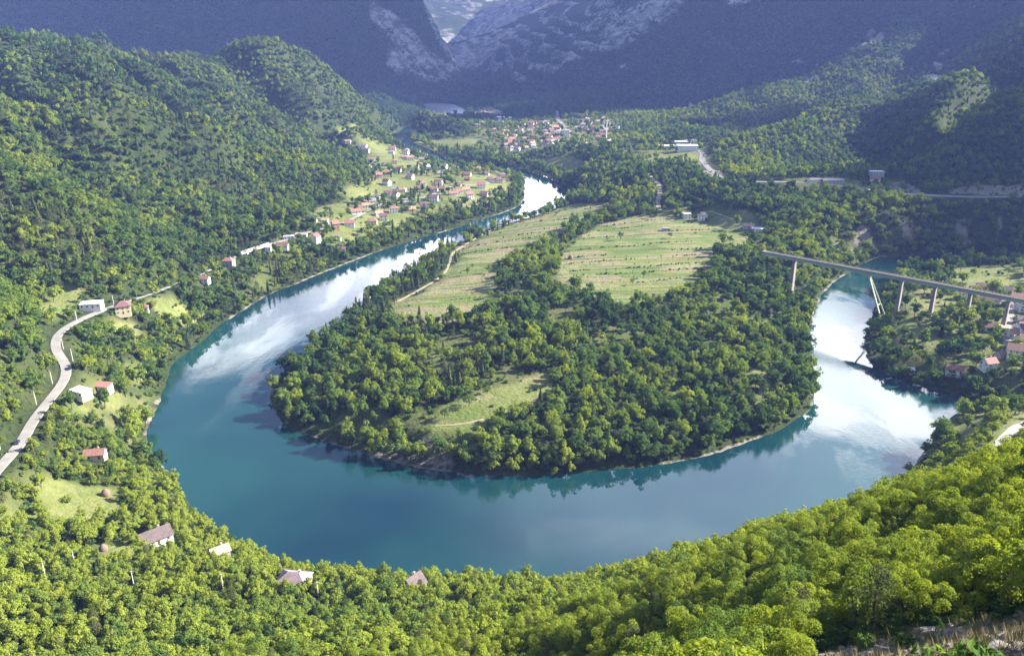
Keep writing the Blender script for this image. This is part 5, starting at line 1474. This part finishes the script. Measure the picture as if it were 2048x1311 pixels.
# orchard saplings throw the long shadows on the mown field: rows of young trees
M_SAP = crown_mesh('crown', 440, 160, 0.42, 'broad', False)
r = random.Random(5)
for i in range(5):
    for j in range(9):
        u = 1140 + j * 30 + r.uniform(-8, 8) + i * 4; v = 520 + i * 12 + r.uniform(-3, 3)
        if v > 575 - abs(u - 1250) * 0.12 or v > 590 - (u - 1180) * 0.25 and u > 1300: continue
        g = ground(u, v)
        e = empty('orchard_tree', (g[0], g[1], float(hgt(g[0], g[1]))), r.uniform(0, 6)); s = r.uniform(0.32, 0.46); e.scale = (s * 0.8, s * 0.8, s * 1.1)
        tag(e, 'thin young orchard tree in a row on the mown peninsula field', 'tree', 'young orchard trees on the mown field')
        put('trunk', OWN_TRUNK[0], e, (0, 0, 0)); c_ = put('crown', M_SAP, e, (0, 0, 0)); c_['tint'] = 0.6

# ------------------------------------------------------------------ the rocky ledge below the viewpoint
def rock_mesh(seed, flat=0.6):
    r = random.Random(seed); import bmesh
    bm = bmesh.new(); bmesh.ops.create_icosphere(bm, subdivisions=4, radius=1.0)
    off = Vector((seed * 3.1, seed * 1.7, 0))
    planes = [(Vector((r.gauss(0, 1), r.gauss(0, 1), r.gauss(0, 1))).normalized(), r.uniform(0.55, 0.9)) for _ in range(9)]
    for v in bm.verts:
        p = v.co.copy()
        for n_, d_ in planes:
            k = p.dot(n_) - d_
            if k > 0: p -= n_ * k * 0.9
        p *= 1 + 0.16 * mnoise.fractal(p * 2.2 + off, 1.0, 2.0, 4)
        p.z *= flat
        v.co = p
    me = bpy.data.meshes.new('boulder'); bm.to_mesh(me); bm.free()
    me.materials.append(M_STONE); return me
M_STONE, ts = new_mat('limestone')
tp = ts.new('ShaderNodeTexCoord').outputs['Object']
na_ = ts.noise(tp, 2.5, 8, 0.7); nb_ = ts.noise(tp, 9.0, 6, 0.7)
cc = ts.ramp(na_, [(0.3, (0.08, 0.065, 0.058)), (0.5, (0.20, 0.17, 0.15)), (0.72, (0.30, 0.26, 0.235))])
cc = ts.mix(ts.mr(nb_, 0.52, 0.7, 0, 0.7), cc, (0.10, 0.11, 0.05))
bb = ts.new('ShaderNodeBump', {'Height': ts.math('ADD', na_, ts.math('MULTIPLY', nb_, 0.4)), 'Strength': 0.9, 'Distance': 0.25})
bs = ts.new('ShaderNodeBsdfPrincipled', {'Base Color': cc, 'Roughness': 0.95, 'Normal': bb.outputs[0]})
ts.new('ShaderNodeOutputMaterial', {'Surface': bs.outputs[0]})
RK = [rock_mesh(i + 3) for i in range(5)]
for i, (u, v, s, lb) in enumerate([(1868,1262,1.9,'largest rounded grey boulder on the rocky ledge'), (1800,1278,1.5,'grey boulder beside the largest one'), (1760,1290,1.1,'low flat boulder at the lower end of the ledge'), (1905,1268,1.3,'dark boulder behind the largest one'),
    (1985,1262,0.9,'small pale boulder up the ledge'), (2025,1270,1.3,'pale cracked slab at the corner of the ledge'), (1945,1290,1.0,'pale slab in the middle of the ledge'), (1860,1300,0.8,'small slab at the foot of the ledge'), (2010,1300,1.5,'broad weathered slab beside the cut stump'), (1710,1303,0.9,'half buried stone at the edge of the brush')]):
    g = ground(u, v); o = put('boulder', RK[i % 5], None, (g[0], g[1], g[2] - 0.25 * s), i * 1.3, s)
    s *= 0.7; o.scale = (s * 1.3, s, s * 0.7); tag(o, lb, 'boulder')
c_st = bpy.data.collections.new('stone_kinds')
for i, me in enumerate(RK): c_st.objects.link(bpy.data.objects.new('stone_kind_%d' % i, me))
r2 = np.random.default_rng(9)
px, py = [], []
while len(px) < 1900:
    x, y = r2.uniform(8, 70), r2.uniform(24, 62)
    if bool(inpoly(np.array([x]), np.array([y]), LEDGE)[0]): px.append(x); py.append(y)
px, py = np.array(px), np.array(py)
instancer('loose_stones', c_st, np.stack([px, py, hgt(px, py)], 1), 0.07 + 0.36 * r2.random(1900) ** 3, r2.random(1900) * 6.28, np.zeros(1900), np.arange(1900) % 5, 'loose grey stones strewn over the rocky ledge')
# dry grass tufts
def tuft_mesh(seed):
    r = random.Random(seed); b = MB()
    for i in range(26):
        a = r.uniform(0, 6.28); q = r.uniform(0.02, 0.22); h_ = r.uniform(0.25, 0.6); l = r.uniform(0.1, 0.3)
        c, s_ = math.cos(a), math.sin(a); w_ = 0.018
        b.poly([(q * c - w_ * s_, q * s_ + w_ * c, 0), (q * c + w_ * s_, q * s_ - w_ * c, 0), ((q + l) * c, (q + l) * s_, h_)], [(0, 1, 2)])
    return b.data('tuft', M_DRY)
M_DRY = simple_mat('dry_grass', (0.20, 0.17, 0.07), 1.0, 0.4, 3.0)
c_gr = bpy.data.collections.new('tuft_kinds')
for i in range(4): c_gr.objects.link(bpy.data.objects.new('tuft_kind_%d' % i, tuft_mesh(i)))
n = 3000
x = r2.uniform(0, 85, n * 2); y = r2.uniform(22, 80, n * 2)
m = (samp(led, x, y) > 0.05) | (fbm(x, y, 9, 2, 4) > 0.25); x, y = x[m][:n], y[m][:n]
kk = fbm(x, y, 5, 2, 8) > -0.1; x, y = x[kk], y[kk]
instancer('dry_grass', c_gr, np.stack([x, y, hgt(x, y)], 1), 0.8 + 1.0 * r2.random(len(x)), r2.random(len(x)) * 6.28, np.zeros(len(x)), np.arange(len(x)) % 4, 'dry grass tufts between the stones of the ledge')
# ------------------------------------------------------------------ unseen clouds, added towards the sun to shade the far slopes
m, t = new_mat('cloud')
b = t.new('ShaderNodeBsdfDiffuse', {'Color': (0.92, 0.93, 0.95, 1)})
t.new('ShaderNodeOutputMaterial', {'Surface': b.outputs[0]})
M_CLOUD = m
def cloud(cx, cy_, cz, rx, ry, rz_, seed, label):
    import bmesh
    r = random.Random(seed); bm = bmesh.new()
    for i in range(16):
        a = r.uniform(0, 6.283); q = math.sqrt(r.random()) * 0.8
        s = r.uniform(0.30, 0.52)
        M = Matrix.Translation((q * math.cos(a) * rx, q * math.sin(a) * ry, r.uniform(0, 0.35) * rz_)) @ Matrix.Diagonal((rx * s, ry * s, rz_ * s * 1.3, 1))
        bmesh.ops.create_icosphere(bm, subdivisions=3, radius=1.0, matrix=M)
    off = Vector((seed * 7.7, 0, 0))
    for v in bm.verts:
        p = v.co; k = mnoise.fractal(Vector((p.x / 420, p.y / 420, p.z / 300)) + off, 1.0, 2.0, 5)
        v.co = p * (1 + 0.16 * k) + Vector((0, 0, 30 * k))
        if v.co.z < -0.15 * rz_: v.co.z = -0.15 * rz_ + (v.co.z + 0.15 * rz_) * 0.2
    me = bpy.data.meshes.new('cloud'); bm.to_mesh(me); bm.free()
    me.polygons.foreach_set('use_smooth', [True] * len(me.polygons)); me.materials.append(M_CLOUD)
    o = link(bpy.data.objects.new('cloud', me)); o.location = (cx, cy_, cz)
    tag(o, label, 'cloud', 'unseen clouds added to shade the mountains')
def shade(x, y, z, h_, rx, ry, rz_, seed, label):
    """cloud whose shadow falls round the ground point (x, y, z)"""
    k = (h_ - z) / SUN_DIR.z
    cloud(x + SUN_DIR.x * k, y + SUN_DIR.y * k, h_, rx, ry, rz_, seed, label)
for i, (x, y, z, h_, rx, ry, rz_, lb) in enumerate([
    (-1000, 2950, 300, 1750, 900, 520, 190, 'long unseen cumulus cloud added to shade the far left mountain'), (-150, 2950, 250, 1700, 620, 480, 170, 'unseen cumulus cloud added to shade the gorge mouth'),
    (700, 2850, 250, 1700, 620, 420, 180, 'broad unseen cumulus cloud added to shade the bedded slope'), (1500, 2900, 350, 1700, 620, 460, 160, 'unseen cumulus cloud added to shade the back of the dark ridges'), (420, 2350, 60, 1650, 420, 240, 150, 'small unseen cumulus cloud added to shade the slope above the far town'),
    (740, 1760, 70, 1500, 340, 105, 90, 'thin unseen cumulus cloud added to shade the hollow between the ridges'), (1150, 2520, 200, 1550, 480, 210, 140, 'unseen cumulus cloud added to shade the upper dark ridge'), (150, 3500, 300, 1700, 560, 480, 170, 'unseen cumulus cloud added to shade the ground beyond the gorge'), (900, 1080, 90, 1500, 330, 190, 110, 'small unseen cumulus cloud added to shade the highway cliff'), (1300, 1560, 150, 1500, 300, 230, 120, 'unseen cumulus cloud added to shade the lower dark ridge')]):
    shade(x, y, z, h_ * 1.9, rx, ry, rz_, 11 + i, lb)

# ------------------------------------------------------------------ haze
hz, th_ = new_mat('haze')
HAZE = (0.000066, (0.29, 0.40, 1.0))
pv = th_.new('ShaderNodeVolumePrincipled', {'Color': (*HAZE[1], 1), 'Density': HAZE[0], 'Anisotropy': 0.0})
th_.new('ShaderNodeOutputMaterial', {'Volume': pv.outputs[0]})
o = MB().box(-3600, 3600, -400, 7000, -8, 1150).build('haze', hz)
tag(o, 'pale blue haze filling the valley', kind='stuff')
cy.volume_step_rate = 1.0
